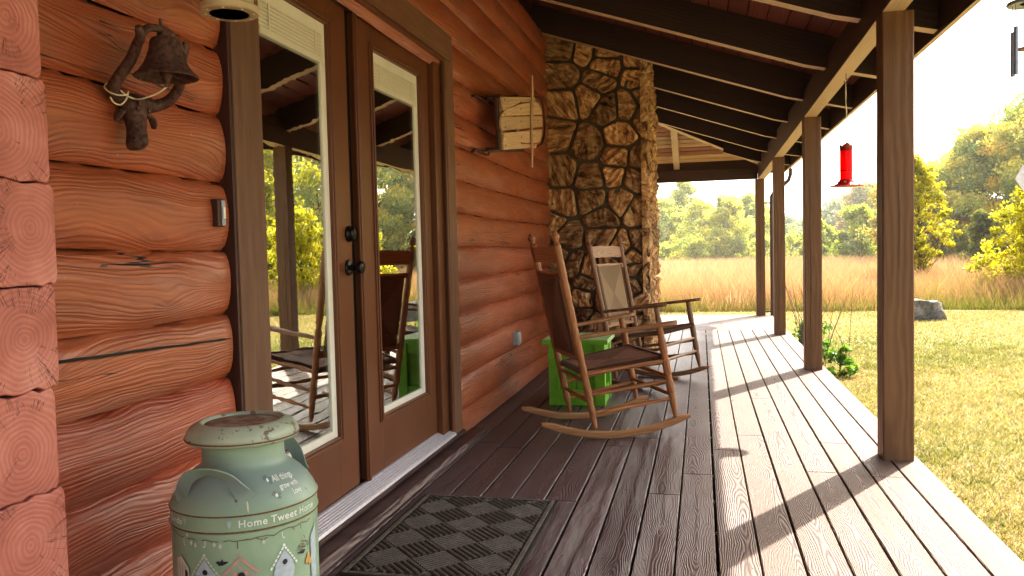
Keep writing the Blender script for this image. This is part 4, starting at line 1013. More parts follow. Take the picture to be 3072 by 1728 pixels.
text('Home', -63.5, -42.5, .5045, .0165, 'pw', space=1.1); text('Tweet', -39.8, -17.0, .5045, .0165, 'pw', space=1.1); text('Home', -13.8, 5.0, .5045, .0165, 'pw', space=1.1)
text('Birds', -131, -112.0, .5065, .0145, 'pw')
text('All things', -31, -5.5, .5845, .0120, 'pw', rf=shoulder); text('grow with', -27, -5.5, .5680, .0110, 'pw', rf=shoulder); text('Love', -16, -6.5, .5515, .0115, 'pw', rf=shoulder)
def heart(mb, a, z, w, h):
    pts = []
    for i in range(24):
        t_ = 2 * PI * i / 24; x = 16 * math.sin(t_) ** 3; y = 13 * math.cos(t_) - 5 * math.cos(2 * t_) - 2 * math.cos(3 * t_) - math.cos(4 * t_); pts.append((a + x / 32 * w * DEG, z + (y + (y < 0) * y * .4) / 34 * h))
    decal(mb, pts)
for a, z in ((-70.3, .515), (-108.3, .518)): mb = MB(); heart(mb, a, z, .011, .018); mb.build('painted_heart', 'pb', can)
mb = MB(); decal(mb, [(-56.9, .560), (-55.8, .552), (-55.6, .543), (-56.2, .532), (-57.0, .543), (-57.3, .553)], rf=shoulder); mb.build('paint_drip', 'pcr', can)
mb = MB()                                                            # branch
for seg in ([(-128, .487), (-120, .483), (-114, .479), (-110, .480)], [(-106, .478), (-100, .480), (-97, .477)], [(-92, .4785), (-88, .4800), (-84, .4765), (-79, .476)], [(-75, .4765), (-71, .4785), (-67, .4755), (-62, .4765), (-57, .4775)], [(-61, .4765), (-55, .4765), (-50, .4790), (-42, .4785), (-38, .4745), (-33, .481), (-26, .4835), (-19, .480), (-12, .4835), (-6, .479), (-1, .4835)], [(-52, .4785), (-49, .474), (-45, .4695)], [(-47, .471), (-43, .474)], [(-65, .474), (-64.6, .468), (-64.9, .459)], [(-22, .481), (-20, .473)], [(-14, .482), (-13, .470)]):
    stroke(mb, seg, .0016)
mb.build('painted_branch', 'pbr', can)
for seg in ([(-31.5, .478), (-31.0, .466), (-30.0, .463), (-29.2, .466)], [(-89.2, .477), (-89.3, .466), (-90.4, .463), (-91.2, .466)], [(-110, .477), (-109.8, .464), (-109, .461)]): mb = MB(); stroke(mb, seg, .0016); mb.build('painted_hook', 'pw', can)
def birdhouse(a, z, w, wall, roofm, hole, bottom, name):
    """a: centre angle, z: peak; w: half width in degrees"""
    mb = MB(); decal(mb, [(a, z), (a + w, z - .033), (a + w * .9, z - .036), (a - w * .9, z - .036), (a - w, z - .033)])
    decal(mb, [(a - w * .92, z - .0375), (a + w * .92, z - .0375), (a + w * .92, bottom), (a - w * .92, bottom)])
    o = mb.build(name, wall, can)
    mb = MB()
    for s_ in (-1, 1):
        for k in range(6):
            f0, f1 = k / 6 + .03, (k + 1) / 6 - .045
            stroke(mb, [(a + s_ * w * 1.35 * f0 + s_ * .6, z + .006 - .046 * f0), (a + s_ * w * 1.35 * f1 + s_ * .6, z + .006 - .046 * f1)], .0045)
    disc(mb, a, z + .0095, .0036); mb.build('painted_roof_dashes', roofm, can)
    mb = MB(); disc(mb, a + .3, z - hole, .0062, eps=.0013); mb.build('painted_hole', 'pd', can)
birdhouse(-90.6, .436, 8.8, 'pb', 'pg', .028, .32, 'painted_birdhouse')
birdhouse(-30.2, .438, 8.2, 'pb', 'pw', .028, .38, 'painted_birdhouse')
mb = MB(); heart(mb, -30.2, .380, .052, .075); mb.build('painted_heart_front', 'pb', can)
mb = MB()
for s_ in (-1, 1): stroke(mb, [(-63.4, .4375), (-63.4 + s_ * 12.5, .403)], .0052)
for s_ in (-1, 1): decal(mb, [(-63.4 + s_ * 4 - 1.6, .409), (-63.4 + s_ * 4 + 1.6, .409), (-63.4 + s_ * 4 + 1.6, .400), (-63.4 + s_ * 4 - 1.6, .400)])
heart(mb, -63.4, .418, .007, .009); stroke(mb, [(-65.2, .450), (-63.8, .447), (-64.2, .440)], .0014)
decal(mb, [(-73.5, .397), (-53.3, .397), (-53.3, .34), (-73.5, .34)]); mb.build('painted_pink_birdhouse', 'pk', can)
mb = MB(); disc(mb, -63.0, .399, .0078, eps=.0013); mb.build('painted_hole', 'pd', can)
def bird(a, z, s_, d):
    decal(mb, [(a - 4 * d * s_, z + .001), (a - 2.6 * d * s_, z + .0035 * s_), (a - .8 * d * s_, z + .002 * s_), (a + .4 * d * s_, z + .0075 * s_), (a + .9 * d * s_, z + .002 * s_), (a + 4.5 * d * s_, z + .002 * s_), (a + 3.2 * d * s_, z - .0015 * s_), (a + .5 * d * s_, z - .005 * s_), (a - 2 * d * s_, z - .0055 * s_), (a - 3 * d * s_, z - .002 * s_)])
for q in ((-76.8, .430, 1.15, 1), (-13.0, .417, 1.0, -1)): mb = MB(); bird(*q); mb.build('painted_bird', 'pd', can)
for a, z in ((-35.6, .5895), (-32.2, .5585)): mb = MB(); disc(mb, a, z, .0036, rf=shoulder, eps=.0010); mb.build('painted_bee', 'pw', can)
mb = MB()
for a, z in ((-35.6, .5895), (-32.2, .5585)):
    for da, dz, q in ((-2.6, .0035, .003), (-1.0, .0065, .003), (2.0, -.005, .0028), (2.6, .002, .0026)):
        pts = [(a + da + q * math.cos(t_ * PI / 4) * DEG * 1.2, z + dz + q * .8 * math.sin(t_ * PI / 4)) for t_ in range(9)]; stroke(mb, pts, .0007, rf=shoulder, eps=.0012)
mb.build('painted_bee_wings', 'pd', can)
mb = MB()                                                            # cream house at the left, blue one at the right
decal(mb, [(-113.5, .437), (-105.5, .415), (-105.5, .33), (-122, .33), (-122, .424)]); mb.build('painted_cream_birdhouse', 'pcr', can)
mb = MB(); disc(mb, -108.5, .398, .010, .45, eps=.0014); stroke(mb, [(-113.5, .437), (-105.2, .414), (-104.4, .40)], .0015, eps=.0014)
for q in range(4): stroke(mb, [(-120 + 3.5 * q, .425 - .003 * q), (-119.5 + 3.2 * q, .36)], .0011, eps=.0014)
mb.build('painted_lines', 'pd', can)
mb = MB(); decal(mb, [(-1.5, .44), (8, .465), (8, .34), (-1.5, .34)]); mb.build('painted_blue_birdhouse', 'pb', can)
mb = MB(); disc(mb, -5.2, .396, .011, .6); disc(mb, -7.6, .389, .008, .6); disc(mb, -3.2, .386, .009, .6); mb.build('painted_flower', 'po', can)
mb = MB()
for a, z in ((-82, .470), (-77.5, .4665), (-102, .470), (-98, .466), (-46, .4655), (-106.0, .486)):
    decal(mb, [(a, z + .007), (a + 1.5, z), (a, z - .006), (a - 1.4, z)])
mb.build('painted_leaves', 'pg', can)
mb = MB(); rj = random.Random(3)
for _ in range(26): disc(mb, -11 + rj.gauss(0, 3.0), .431 + rj.gauss(0, .006), .0011 + .001 * rj.random())
mb.build('rust_freckles', 'rust', can)

# ------------------------------------------------------------------ dinner bell
bell = empty('dinner_bell', (-1.39, 1.74, 1.45), 'rusty cast iron dinner bell on a longhorn head bracket screwed to the logs', 'bell')
BX, BY = -1.25, 1.722
mb = MB(); mb.lathe([(.0, .093), (.018, .092), (.030, .088), (.035, .080), (.0375, .062), (.044, .042), (.052, .024), (.064, .008), (.073, .0), (.0745, -.003), (.072, -.0055), (.062, .002), (.050, .018), (.040, .042), (.034, .070), (.0, .084)], (BX, BY, 1.530), 48); mb.build('bell_dome', 'iron', bell)
mb = MB(); mb.tube([(BX, BY, 1.60), (BX + .002, BY - .002, 1.545)], .0035, 8); mb.lathe([(0, .020), (.007, .018), (.0135, .008), (.0145, 0), (.011, -.010), (.006, -.016), (.005, -.030), (.0, -.031)], (BX + .002, BY - .003, 1.532), 16); mb.build('clapper', 'iron', bell)
def smooth(pts, k=6):
    pts = [Vector(p) for p in pts]; out = []
    for i in range(len(pts) - 1):
        p0, p1, p2, p3 = pts[max(i - 1, 0)], pts[i], pts[i + 1], pts[min(i + 2, len(pts) - 1)]
        for j in range(k): t_ = j / k; out.append(.5 * ((2 * p1) + (p2 - p0) * t_ + (2 * p0 - 5 * p1 + 4 * p2 - p3) * t_ ** 2 + (3 * p1 - p0 - 3 * p2 + p3) * t_ ** 3))
    return out + [pts[-1]]
LH = smooth([(-1.362, 1.745, 1.472), (-1.368, 1.700, 1.482), (-1.355, 1.668, 1.500), (-1.33, 1.664, 1.529), (-1.30, 1.662, 1.560), (-1.27, 1.648, 1.590), (-1.25, 1.634, 1.602), (-1.242, 1.618, 1.621)])
RH = smooth([(-1.362, 1.745, 1.472), (-1.362, 1.790, 1.474), (-1.345, 1.815, 1.482), (-1.325, 1.826, 1.492), (-1.298, 1.824, 1.512), (-1.275, 1.815, 1.542), (-1.262, 1.803, 1.580), (-1.25, 1.798, 1.612), (-1.245, 1.796, 1.628)])
for pth in (LH, RH):
    n = len(pth); mb = MB(); mb.tube(pth, [.0165 - .0065 * i / n - (.004 * max(0, i / n - .9) * 10) for i in range(n)], 14); mb.build('horn', 'iron', bell)
mb = MB(); mb.tube(smooth([(-1.25, 1.634, 1.598), (-1.25, 1.645, 1.616), (-1.25, 1.668, 1.631), (-1.25, 1.70, 1.637), (-1.25, 1.735, 1.637), (-1.25, 1.765, 1.626), (-1.25, 1.785, 1.606), (-1.25, 1.797, 1.600)]), .0095, 12)
mb.tube([(BX, BY - .012, 1.635), (BX, BY - .014, 1.663)], .0034, 8); mb.lathe([(.0, .02), (.016, .018), (.02, 0), (.0, -.004)], (BX, BY, 1.617), 16); mb.build('yoke', 'iron', bell)
# steer's head
mb = MB(); rings = [(1.498, -1.372, .020, .022), (1.488, -1.362, .034, .032), (1.470, -1.358, .040, .034), (1.450, -1.355, .033, .030), (1.430, -1.350, .025, .027), (1.408, -1.345, .021, .025), (1.388, -1.341, .022, .027), (1.374, -1.340, .024, .027), (1.362, -1.343, .019, .021), (1.357, -1.346, .009, .012)]
V = []; n = 18
for z, x, a, b in rings:
    cy = 1.745 - (1.498 - z) * .18
    for j in range(n):
        th = 2 * PI * j / n; dent = 1 - .10 * (abs(math.sin(th)) > .6) * (1.39 < z < 1.46)
        V.append((x + b * math.cos(th) * dent, cy + a * math.sin(th) * dent, z))
F = [(i * n + j, i * n + (j + 1) % n, (i + 1) * n + (j + 1) % n, (i + 1) * n + j)[::-1] for i in range(len(rings) - 1) for j in range(n)] + [tuple(range(n)), tuple((len(rings) - 1) * n + j for j in range(n))[::-1]]
mb.add(V, F, None, .4, 0, True)
for k in range(9): mb.tube([(-1.335, 1.717 + .007 * k, 1.492), (-1.322, 1.716 + .007 * k, 1.478), (-1.324, 1.717 + .007 * k, 1.463)], .0028, 5)
mb.tube([(-1.338, 1.733, 1.448), (-1.325, 1.731, 1.425), (-1.322, 1.728, 1.385)], .006, 8)
for s_ in (-1, 1): mb.lathe([(0, -.004), (.006, -.002), (.006, .002), (0, .004)], (-1.326, 1.735 + s_ * .020, 1.455), 10, axis=(1, 0, 0)); mb.lathe([(0, -.004), (.004, 0), (0, .003)], (-1.318, 1.722 + s_ * .010, 1.372), 8, axis=(1, 0, 0))
mb.build('steer_head', 'iron', bell)
for s_ in (-1, 1):
    c = Vector((-1.358, 1.742 + s_ * .040, 1.448)); mb = MB()
    pts = [c + Vector((0, s_ * .0, .004)), c + Vector((.004, s_ * .014, -.001)), c + Vector((.004, s_ * .024, -.012)), c + Vector((0, s_ * .028, -.026))]
    mb.tube(smooth(pts, 4), [.006 + .006 * math.sin(PI * i / 12) for i in range(13)], 10, flat=.55); mb.build('ear', 'iron', bell)
mb = MB()
mb.tube(smooth([(BX + .003, BY - .004, 1.503), (-1.27, 1.71, 1.487), (-1.30, 1.70, 1.476), (-1.325, 1.705, 1.477), (-1.338, 1.693, 1.483), (-1.345, 1.683, 1.492)]), .0021, 6)
mb.tube(smooth([(-1.345, 1.683, 1.492), (-1.36, 1.668, 1.512), (-1.375, 1.663, 1.505), (-1.362, 1.655, 1.490), (-1.340, 1.662, 1.480), (-1.332, 1.683, 1.484), (-1.338, 1.696, 1.494), (-1.343, 1.695, 1.476), (-1.352, 1.685, 1.462), (-1.362, 1.675, 1.466), (-1.366, 1.668, 1.478)]), .0021, 6)
mb.build('pull_cord', 'cord', bell)

# ------------------------------------------------------------------ hanging lamp over the bell side of the door
lamp = empty('hanging_lantern', (-1.17, 1.885, 1.74), 'cream round lantern with a wire grid underneath, hanging beside the door casing', 'lantern')
lc = (-1.20, 1.925, 1.728)
mb = MB(); mb.lathe([(.050, .000), (.073, .001), (.0765, .005), (.0765, .016), (.073, .020), (.062, .022), (.062, .07), (.056, .072), (.056, .02), (.050, .010), (.050, .0)], lc, 56); mb.build('rim', 'lamp', lamp)
mb = MB()
for k in range(-5, 6):
    q = .0088 * k; hl = math.sqrt(max(0, .0515 ** 2 - q * q))
    mb.tube([(lc[0] + q, lc[1] - hl, lc[2] + .004), (lc[0] + q, lc[1] + hl, lc[2] + .004)], .0008, 4); mb.tube([(lc[0] - hl, lc[1] + q, lc[2] + .0053), (lc[0] + hl, lc[1] + q, lc[2] + .0053)], .0008, 4)
mb.build('wire_grid', 'mesh', lamp)
mb = MB(); mb.lathe([(0, .0), (.020, .002), (.027, .015), (.020, .035), (0, .045)], (lc[0], lc[1], lc[2] + .008), 24); mb.build('bulb', 'white', lamp)
for k in range(8):
    a = k * PI / 4 + .3; mb = MB(); mb.lathe([(0, -.0015), (.003, -.001), (.0035, .001)], (lc[0] + .062 * math.cos(a), lc[1] + .062 * math.sin(a), lc[2] + .0003), 8); mb.build('screw', 'white', lamp)
mb = MB(); mb.lathe([(.062, 0), (.056, .02), (.03, .04), (.01, .05), (0, .05)], (lc[0], lc[1], lc[2] + .07), 32); mb.tube([(lc[0], lc[1], lc[2] + .11), (lc[0], lc[1], lc[2] + .20), (-1.24, lc[1], 1.99), (-1.33, lc[1], 2.0), (-1.385, lc[1], 1.99)], .007, 8); mb.build('cap_and_arm', 'gutter', lamp)

# ------------------------------------------------------------------ sled on the wall
sl_ = empty('wooden_sled', (-1.3, 5.6, 1.95), 'old pale wooden sled with iron runners hung sideways on the log wall', 'sled')
def plate(pts, x, th, name, mat='sled', rnd=None):
    mb = MB(); mb.prism([(x, y, z) for y, z in pts], (-th, 0, 0), rnd, uvf=lambda p: (p.y, (p.z - .17 * p.y) - 1.05)); return bevel(mb.build(name, mat, sl_), .003)
plate([(5.13, 2.088), (6.236, 2.286), (6.255, 2.252), (5.70, 2.150), (5.62, 2.128), (5.42, 2.073), (5.20, 2.005), (5.165, 2.008), (5.150, 2.040)], -1.25, .014, 'side_rail')
plate([(5.165, 1.750), (6.249, 1.892), (6.262, 1.922), (5.72, 1.855), (5.62, 1.866), (5.42, 1.862), (5.24, 1.880), (5.172, 1.853), (5.150, 1.800)], -1.25, .014, 'side_rail')
plate([(5.115, 1.978), (5.25, 2.030), (5.45, 2.080), (5.75, 2.150), (6.261, 2.252), (6.36, 2.254), (6.43, 2.238), (6.481, 2.216), (6.493, 2.186), (5.105, 1.960)][::-1], -1.246, .014, 'slat')
plate([(5.073, 1.918), (5.085, 1.955), (6.492, 2.176), (6.492, 2.090), (5.117, 1.868), (5.083, 1.885)], -1.246, .014, 'slat')
plate([(5.115, 1.853), (6.480, 2.068), (6.44, 2.00), (6.38, 1.955), (6.313, 1.938), (5.90, 1.885), (5.663, 1.862), (5.40, 1.838), (5.22, 1.838)][::-1], -1.246, .014, 'slat')
for y_, zc_, hw in ((5.17, 1.92, .165), (5.66, 1.99, .15), (6.12, 2.07, .175)): plate([(y_, zc_ - hw), (y_ + .055, zc_ - hw + .008), (y_ + .055, zc_ + hw + .008), (y_, zc_ + hw)], -1.2655, .02, 'cross_bar')
plate([(5.035, 2.070), (5.10, 2.082), (5.135, 1.752), (5.082, 1.745)], -1.262, .018, 'bench', 'casing_dark')
mb = MB(); mb.tube(smooth([(-1.235, 6.057, 2.413), (-1.232, 6.04, 2.25), (-1.236, 6.01, 2.07), (-1.232, 5.99, 1.88), (-1.235, 5.978, 1.711)]), [.016] * 24 + [.013], 10, flat=.6); mb.build('steering_bar', 'sled', sl_)
for top in (0, 1):
    zo = (2.075, 1.735)[top]; o6 = (.205, .155)[top]
    pts = [(-1.385, 4.877, zo - .022), (-1.375, 4.93, zo - .005), (-1.365, 5.00, zo - .012), (-1.335, 5.06, zo - .025), (-1.325, 5.12, zo + .005), (-1.325, 5.6, zo + o6 * .42), (-1.325, 6.1, zo + o6 * .8)]
    mb = MB(); mb.tube(smooth(pts), .013, 8, flat=.6); mb.tube([(-1.385, 4.93, zo - .012), (-1.385, 6.2, zo + o6 * .9)], .006, 6)
    for y_ in (5.20, 5.69, 6.14): mb.tube([(-1.384, y_, zo + .02 + o6 * (y_ - 5.1) / 1.2), (-1.268, y_, zo + .02 + o6 * (y_ - 5.1) / 1.2)], .006, 6)
    mb.build('runner', 'iron', sl_)
mb = MB(); mb.tube(smooth([(-1.256, 6.24, 2.282), (-1.25, 6.36, 2.302), (-1.245, 6.475, 2.290), (-1.242, 6.545, 2.22), (-1.242, 6.565, 2.125), (-1.242, 6.535, 2.03), (-1.245, 6.43, 1.945), (-1.256, 6.25, 1.900)]), .009, 8); mb.build('bumper', 'casing_dark', sl_)
mb = MB()
for y_, z in ((5.19, 2.08), (5.19, 1.78), (5.19, 1.985), (5.19, 1.90), (5.69, 2.15), (5.69, 1.855), (5.68, 2.10), (5.68, 2.01), (5.68, 1.90), (6.14, 2.25), (6.14, 1.90), (6.14, 2.20), (6.14, 2.09), (6.14, 1.97), (6.30, 2.11)): mb.lathe([(0, .001), (.006, .0008), (.007, -.001)], (-1.2445, y_, z), 8, axis=(1, 0, 0))
mb.build('nail_head', 'gapblack', sl_)

# ------------------------------------------------------------------ hummingbird feeder
fx, fy = .927, 5.65
fd = empty('hummingbird_feeder', (fx, fy, 1.45), 'red hummingbird feeder hanging on a cord from the porch beam', 'bird feeder')
mb = MB(); mb.lathe([(0, 1.455), (.060, 1.452), (.096, 1.456), (.098, 1.459), (.075, 1.466), (.052, 1.478), (.043, 1.492), (.0395, 1.50)], (fx, fy, 0), 48)
for k in range(6):
    a = k * PI / 3 + .2; c = (fx + .092 * math.cos(a), fy + .092 * math.sin(a)); mb.tube([(fx + .08 * math.cos(a), fy + .08 * math.sin(a), 1.459), (c[0] + .016 * math.cos(a), c[1] + .016 * math.sin(a), 1.461)], .003, 6)
mb.build('base', 'redplastic', fd)
mb = MB(); mb.lathe([(.0, 1.501), (.0372, 1.501), (.0372, 1.556)], (fx, fy, 0), 40, mi=0); mb.lathe([(.0, 1.558), (.0378, 1.559), (.0378, 1.688), (0, 1.689)], (fx, fy, 0), 40, mi=0); mb.build('bottle', 'nectar', fd)
mb = MB(); mb.lathe([(.0385, 1.5545), (.0392, 1.557), (.0385, 1.5595)], (fx, fy, 0), 40); mb.build('bottle_ring', 'redglass', fd)
mb = MB(); k = 48; V = []
for i in range(k):
    a = 2 * PI * i / k; ct = 1.727 + .010 * math.cos(a * 4)
    for r_, z in ((.0383, 1.689), (.0390, 1.708), (.0415, ct), (.0395, ct), (.036, 1.71)): V.append((fx + r_ * math.cos(a), fy + r_ * math.sin(a), z))
mb.add(V, [(i * 5 + j, ((i + 1) % k) * 5 + j, ((i + 1) % k) * 5 + j + 1, i * 5 + j + 1) for i in range(k) for j in range(4)] + [tuple(i * 5 + 4 for i in range(k))], None, .3, 0, True); mb.build('cap', 'redglass', fd)
mb = MB()
for k in range(6):
    a = k * PI / 3 - .28 - PI / 2; c = Vector((fx + .052 * math.cos(a), fy + .052 * math.sin(a), 1.482))
    for q in range(5): b = q * 2 * PI / 5; mb.lathe([(0, .001), (.0042, .0005), (.0042, -.001)], (c.x + .0055 * math.cos(b) * math.sin(a), c.y - .0055 * math.cos(b) * math.cos(a), c.z + .0055 * math.sin(b)), 8, axis=(math.cos(a), math.sin(a), .4))
mb.build('flower_port', 'po', fd)
mb = MB(); mb.tube([(fx, fy, 1.712), (fx, fy, 1.735), (fx + .001, fy, 1.90)], .0013, 6); mb.tube([(fx, fy, 1.715), (fx + .006, fy, 1.728), (fx, fy, 1.738)], .0014, 6); mb.build('hanger_wire', 'black', fd)
mb = MB(); mb.tube([(fx + .001, fy, 1.90), (fx + .004, fy, 1.94), (fx, fy, 2.0), (fx, fy, 2.06), (fx, fy, 2.125)], [.0022, .0045, .0026, .005, .0024], 7); mb.build('cord', 'cord', fd)
mb = MB(); mb.tube(smooth([(fx - .010, fy, 2.140), (fx - .008, fy, 2.128), (fx, fy, 2.121), (fx + .009, fy, 2.128), (fx + .009, fy, 2.142), (fx + .002, fy, 2.150), (fx + .003, fy, 2.186)]), .0022, 7); mb.build('hook', 'iron', fd)

# wind chime at the eave
cxm, cym = 1.052, 3.05
ch = empty('wind_chime', (cxm, cym, 1.8), 'metal wind chime with dark tubes hanging at the right edge of the eave', 'wind chime')
mb = MB(); mb.lathe([(.022, -.002), (.058, -.006), (.062, .0), (.058, .006), (.022, .004), (.022, -.002)], (cxm + .016, cym, 1.872), 36); mb.build('top_ring', 'steel', ch)
for a, L, z0 in ((3.5, .158, 1.795), (2.7, .148, 1.803), (5.2, .13, 1.80), (.9, .18, 1.79), (0.1, .165, 1.78)):
    cx_, cy_ = cxm + .016 + .040 * math.cos(a), cym + .040 * math.sin(a)
    mb = MB(); mb.lathe([(.006, 0), (.0072, 0), (.0072, L), (.006, L)], (cx_, cy_, z0 - L + (-.02 if a == 2.7 else 0)), 16); mb.build('tube', 'steel', ch)
    mb = MB(); mb.tube([(cx_, cy_, z0 - .02), (cx_ + .003 * math.cos(a), cy_, 1.868)], .0007, 5); mb.build('string', 'gapblack', ch)
mb = MB(); mb.lathe([(0, -.004), (.026, -.004), (.026, .004), (0, .004)], (cxm + .016, cym, 1.722), 24); mb.tube([(cxm + .016, cym, 1.868), (cxm + .016, cym, 1.33)], .0008, 5); mb.build('striker', 'chair', ch)
mb = MB(); mb.prism([(cxm - .018, cym, 1.29), (cxm + .004, cym, 1.335), (cxm + .03, cym, 1.335), (cxm + .05, cym, 1.29), (cxm + .016, cym, 1.235)], (0, .002, 0)); mb.build('wind_sail', 'alu', ch)
mb = MB(); mb.tube([(cxm + .016, cym, 1.876), (cxm + .016, cym, 2.10), (1.18, cym, 2.203)], .0012, 5); mb.build('hanging_cord', 'gapblack', ch)

# ------------------------------------------------------------------ ground
GZ = -.45
def sheet(name, x0, y0, x1, y1, z, mat, nx=1, ny=1, amp=0.0):
    mb = MB(); V = [(x0 + (x1 - x0) * i / nx, y0 + (y1 - y0) * j / ny, z + amp * mnoise.noise((i * .7, j * .7, 1.0))) for j in range(ny + 1) for i in range(nx + 1)]
    mb.add(V, [(j * (nx + 1) + i, j * (nx + 1) + i + 1, (j + 1) * (nx + 1) + i + 1, (j + 1) * (nx + 1) + i) for j in range(ny) for i in range(nx)], None, .5, 0, True)
    return struct(mb.build(name, mat))
sheet('meadow_ground', -900, -900, 900, 900, GZ - .03, 'meadow')
mb = MB(); N = 60
edgeY = lambda x: 18.9 + .35 * math.sin(x * .45) + .25 * math.sin(x * 1.3 + 1) + .02 * max(0, x) ** 1.0
V = []
for i in range(N + 1):
    x = -40 + 80 * i / N; V += [(x, -40, GZ), (x, edgeY(x), GZ)]
mb.add(V, [(2 * i, 2 * i + 2, 2 * i + 3, 2 * i + 1) for i in range(N)], None, .5); struct(mb.build('lawn', 'lawn'))

def blades(name, pts, h, w, lean, mat, rnd, zbase=GZ, label=None, cat=None):
    """pts: (n,2) roots; one bent two-triangle blade each"""
    n = len(pts); a = NR.uniform(0, 2 * PI, n); dx, dy = np.cos(a), np.sin(a); la = NR.uniform(0, 2 * PI, n); lx, ly = np.cos(la) * lean * h, np.sin(la) * lean * h
    base = np.stack([pts[:, 0], pts[:, 1], np.full(n, zbase)], 1)
    W = np.stack([dx * w, dy * w, np.zeros(n)], 1)
    mid = base + np.stack([lx * .35, ly * .35, h * .55], 1); tip = base + np.stack([lx, ly, h], 1)
    V = np.stack([base - W * .5, base + W * .5, mid + W * .38, mid - W * .38, tip], 1).reshape(-1, 3)
    me = bpy.data.meshes.new(name); nf = n * 2
    me.vertices.add(len(V)); me.vertices.foreach_set('co', V.astype(np.float32).ravel())
    me.loops.add(n * 7); me.polygons.add(nf)
    idx = (np.arange(n)[:, None] * 5 + np.array([0, 1, 2, 3, 3, 2, 4])[None]).ravel()
    me.loops.foreach_set('vertex_index', idx.astype(np.int32))
    st = (np.arange(n)[:, None] * 7 + np.array([0, 4])[None]).ravel(); me.polygons.foreach_set('loop_start', st.astype(np.int32))
    me.update(calc_edges=True); at = me.attributes.new('rnd', 'FLOAT', 'FACE'); at.data.foreach_set('value', np.repeat(rnd, 2).astype(np.float32))
    me.materials.append(M[mat]); o = bpy.data.objects.new(name, me); COL.objects.link(o)
    o['kind'] = 'stuff'
    if label: tag(o, label, cat)
    return o
def fbm(x, y, s, seed=0):
    """cheap smooth 2D noise from summed sines"""
    r = np.random.default_rng(seed); v = np.zeros(len(x))
    for k in range(7):
        a = r.uniform(0, 2 * PI); f = s * (1.6 ** (k * .6)); p = r.uniform(0, 6); v += np.sin((x * np.cos(a) + y * np.sin(a)) * f + p) / (1 + k * .45)
    return v / 3.2
# lawn blades, denser close to the porch
n = 330000
u = NR.uniform(0, 1, n); Y = 1.6 + 17.4 * u ** 1.35; X = 1.0 + NR.uniform(0, 1, n) * (0.9 + Y * .62); 
far = Y > 12.5; X = np.where(far, -6 + NR.uniform(0, 1, n) * (Y * .62 + 7), X)
keep = (X > 1.06) | (Y > 13.1)
X, Y = X[keep], Y[keep]; n = len(X)
streak = fbm(X * .22, Y, .9, 3); pat = fbm(X, Y, .8, 4)
rn = np.clip(.46 - streak * .30 - pat * .16 + NR.normal(0, .17, n), 0, 1)
blades('lawn_grass', np.stack([X, Y], 1), NR.uniform(.014, .040, n) * (1 + Y * .02), .0025 + Y * .0006, 1.0, 'grass', rn, label='short sunlit yellow green lawn grass beside the porch', cat='grass')
# clover and broad weeds in loose patches
rp = np.random.default_rng(77); cs = []
for _ in range(170):
    yy = 2 + 11 * rp.random() ** 1.2; cs.append((1.15 + rp.random() ** .8 * (yy * .55), yy))
cs = np.array(cs)[rp.integers(0, 170, 11000)]; n = len(cs)
blades('lawn_weeds', cs + rp.normal(0, .07, (n, 2)), rp.uniform(.015, .045, n), .011, .9, 'grass', np.clip(rp.normal(.10, .08, n), 0, 1), label='patches of greener clover and weeds in the lawn', cat='weeds')
# lawn farther out to the side and behind
n = 60000; X = NR.uniform(2.5, 24, n); Y = NR.uniform(-8, 18.8, n); keep = X > Y * .62 + 1.6; X, Y = X[keep], Y[keep]; n = len(X)
blades('lawn_grass', np.stack([X, Y], 1), NR.uniform(.03, .07, n), .012, 1.0, 'grass', np.clip(.45 + NR.normal(0, .2, n), 0, 1), label='short lawn grass reaching toward the trees at the right', cat='grass')
# tall meadow grass
n = 430000; u = NR.uniform(0, 1, n); Y = 19 + 52 * u ** 1.7; half = 8 + Y * .62; X = -half * .62 + NR.uniform(0, 1, n) * half * 1.75
ey = 18.9 + .35 * np.sin(X * .45) + .25 * np.sin(X * 1.3 + 1); keep = Y > ey; X, Y, ey = X[keep], Y[keep], ey[keep]; n = len(X)
front = np.clip((Y - ey) / 1.3, 0, 1); p1 = fbm(X, Y, .35, 5); p2 = fbm(X, Y * .6, .12, 6)
h = (.18 + front * (.62 + .16 * p1)) * NR.uniform(.6, 1.25, n) * (1 - .35 * np.clip((Y - 45) / 25, 0, 1))
rn = np.clip(.50 + .18 * p1 + NR.normal(0, .20, n) - (1 - front) * .42 - .30 * np.clip((Y - 40) / 20, 0, 1) * (X > 2) - .32 * np.clip((X - 5) / 6, 0, 1) * (p2 > -.1) * NR.uniform(0, 1, n), 0, 1)
blades('meadow_grass', np.stack([X, Y], 1), h, .003 + Y * .00032, .45, 'tall', rn, zbase=GZ - .03, label='tall dry tan and pinkish meadow grass beyond the lawn', cat='meadow grass')
# seed heads and white weed flowers: small pale flecks over the meadow edge
n = 5000; X = NR.uniform(-6, 14, n); Y = 19.6 + 9 * NR.uniform(0, 1, n) ** 1.5; pp = fbm(X, Y, .9, 9); keep = pp > .28; X, Y = X[keep], Y[keep]; n = len(X)
blades('meadow_seed_heads', np.stack([X, Y], 1), NR.uniform(.35, .55, n), .022, .3, 'tall', np.full(n, .97), zbase=GZ, label='pale seed heads standing in the meadow edge', cat='seed heads')

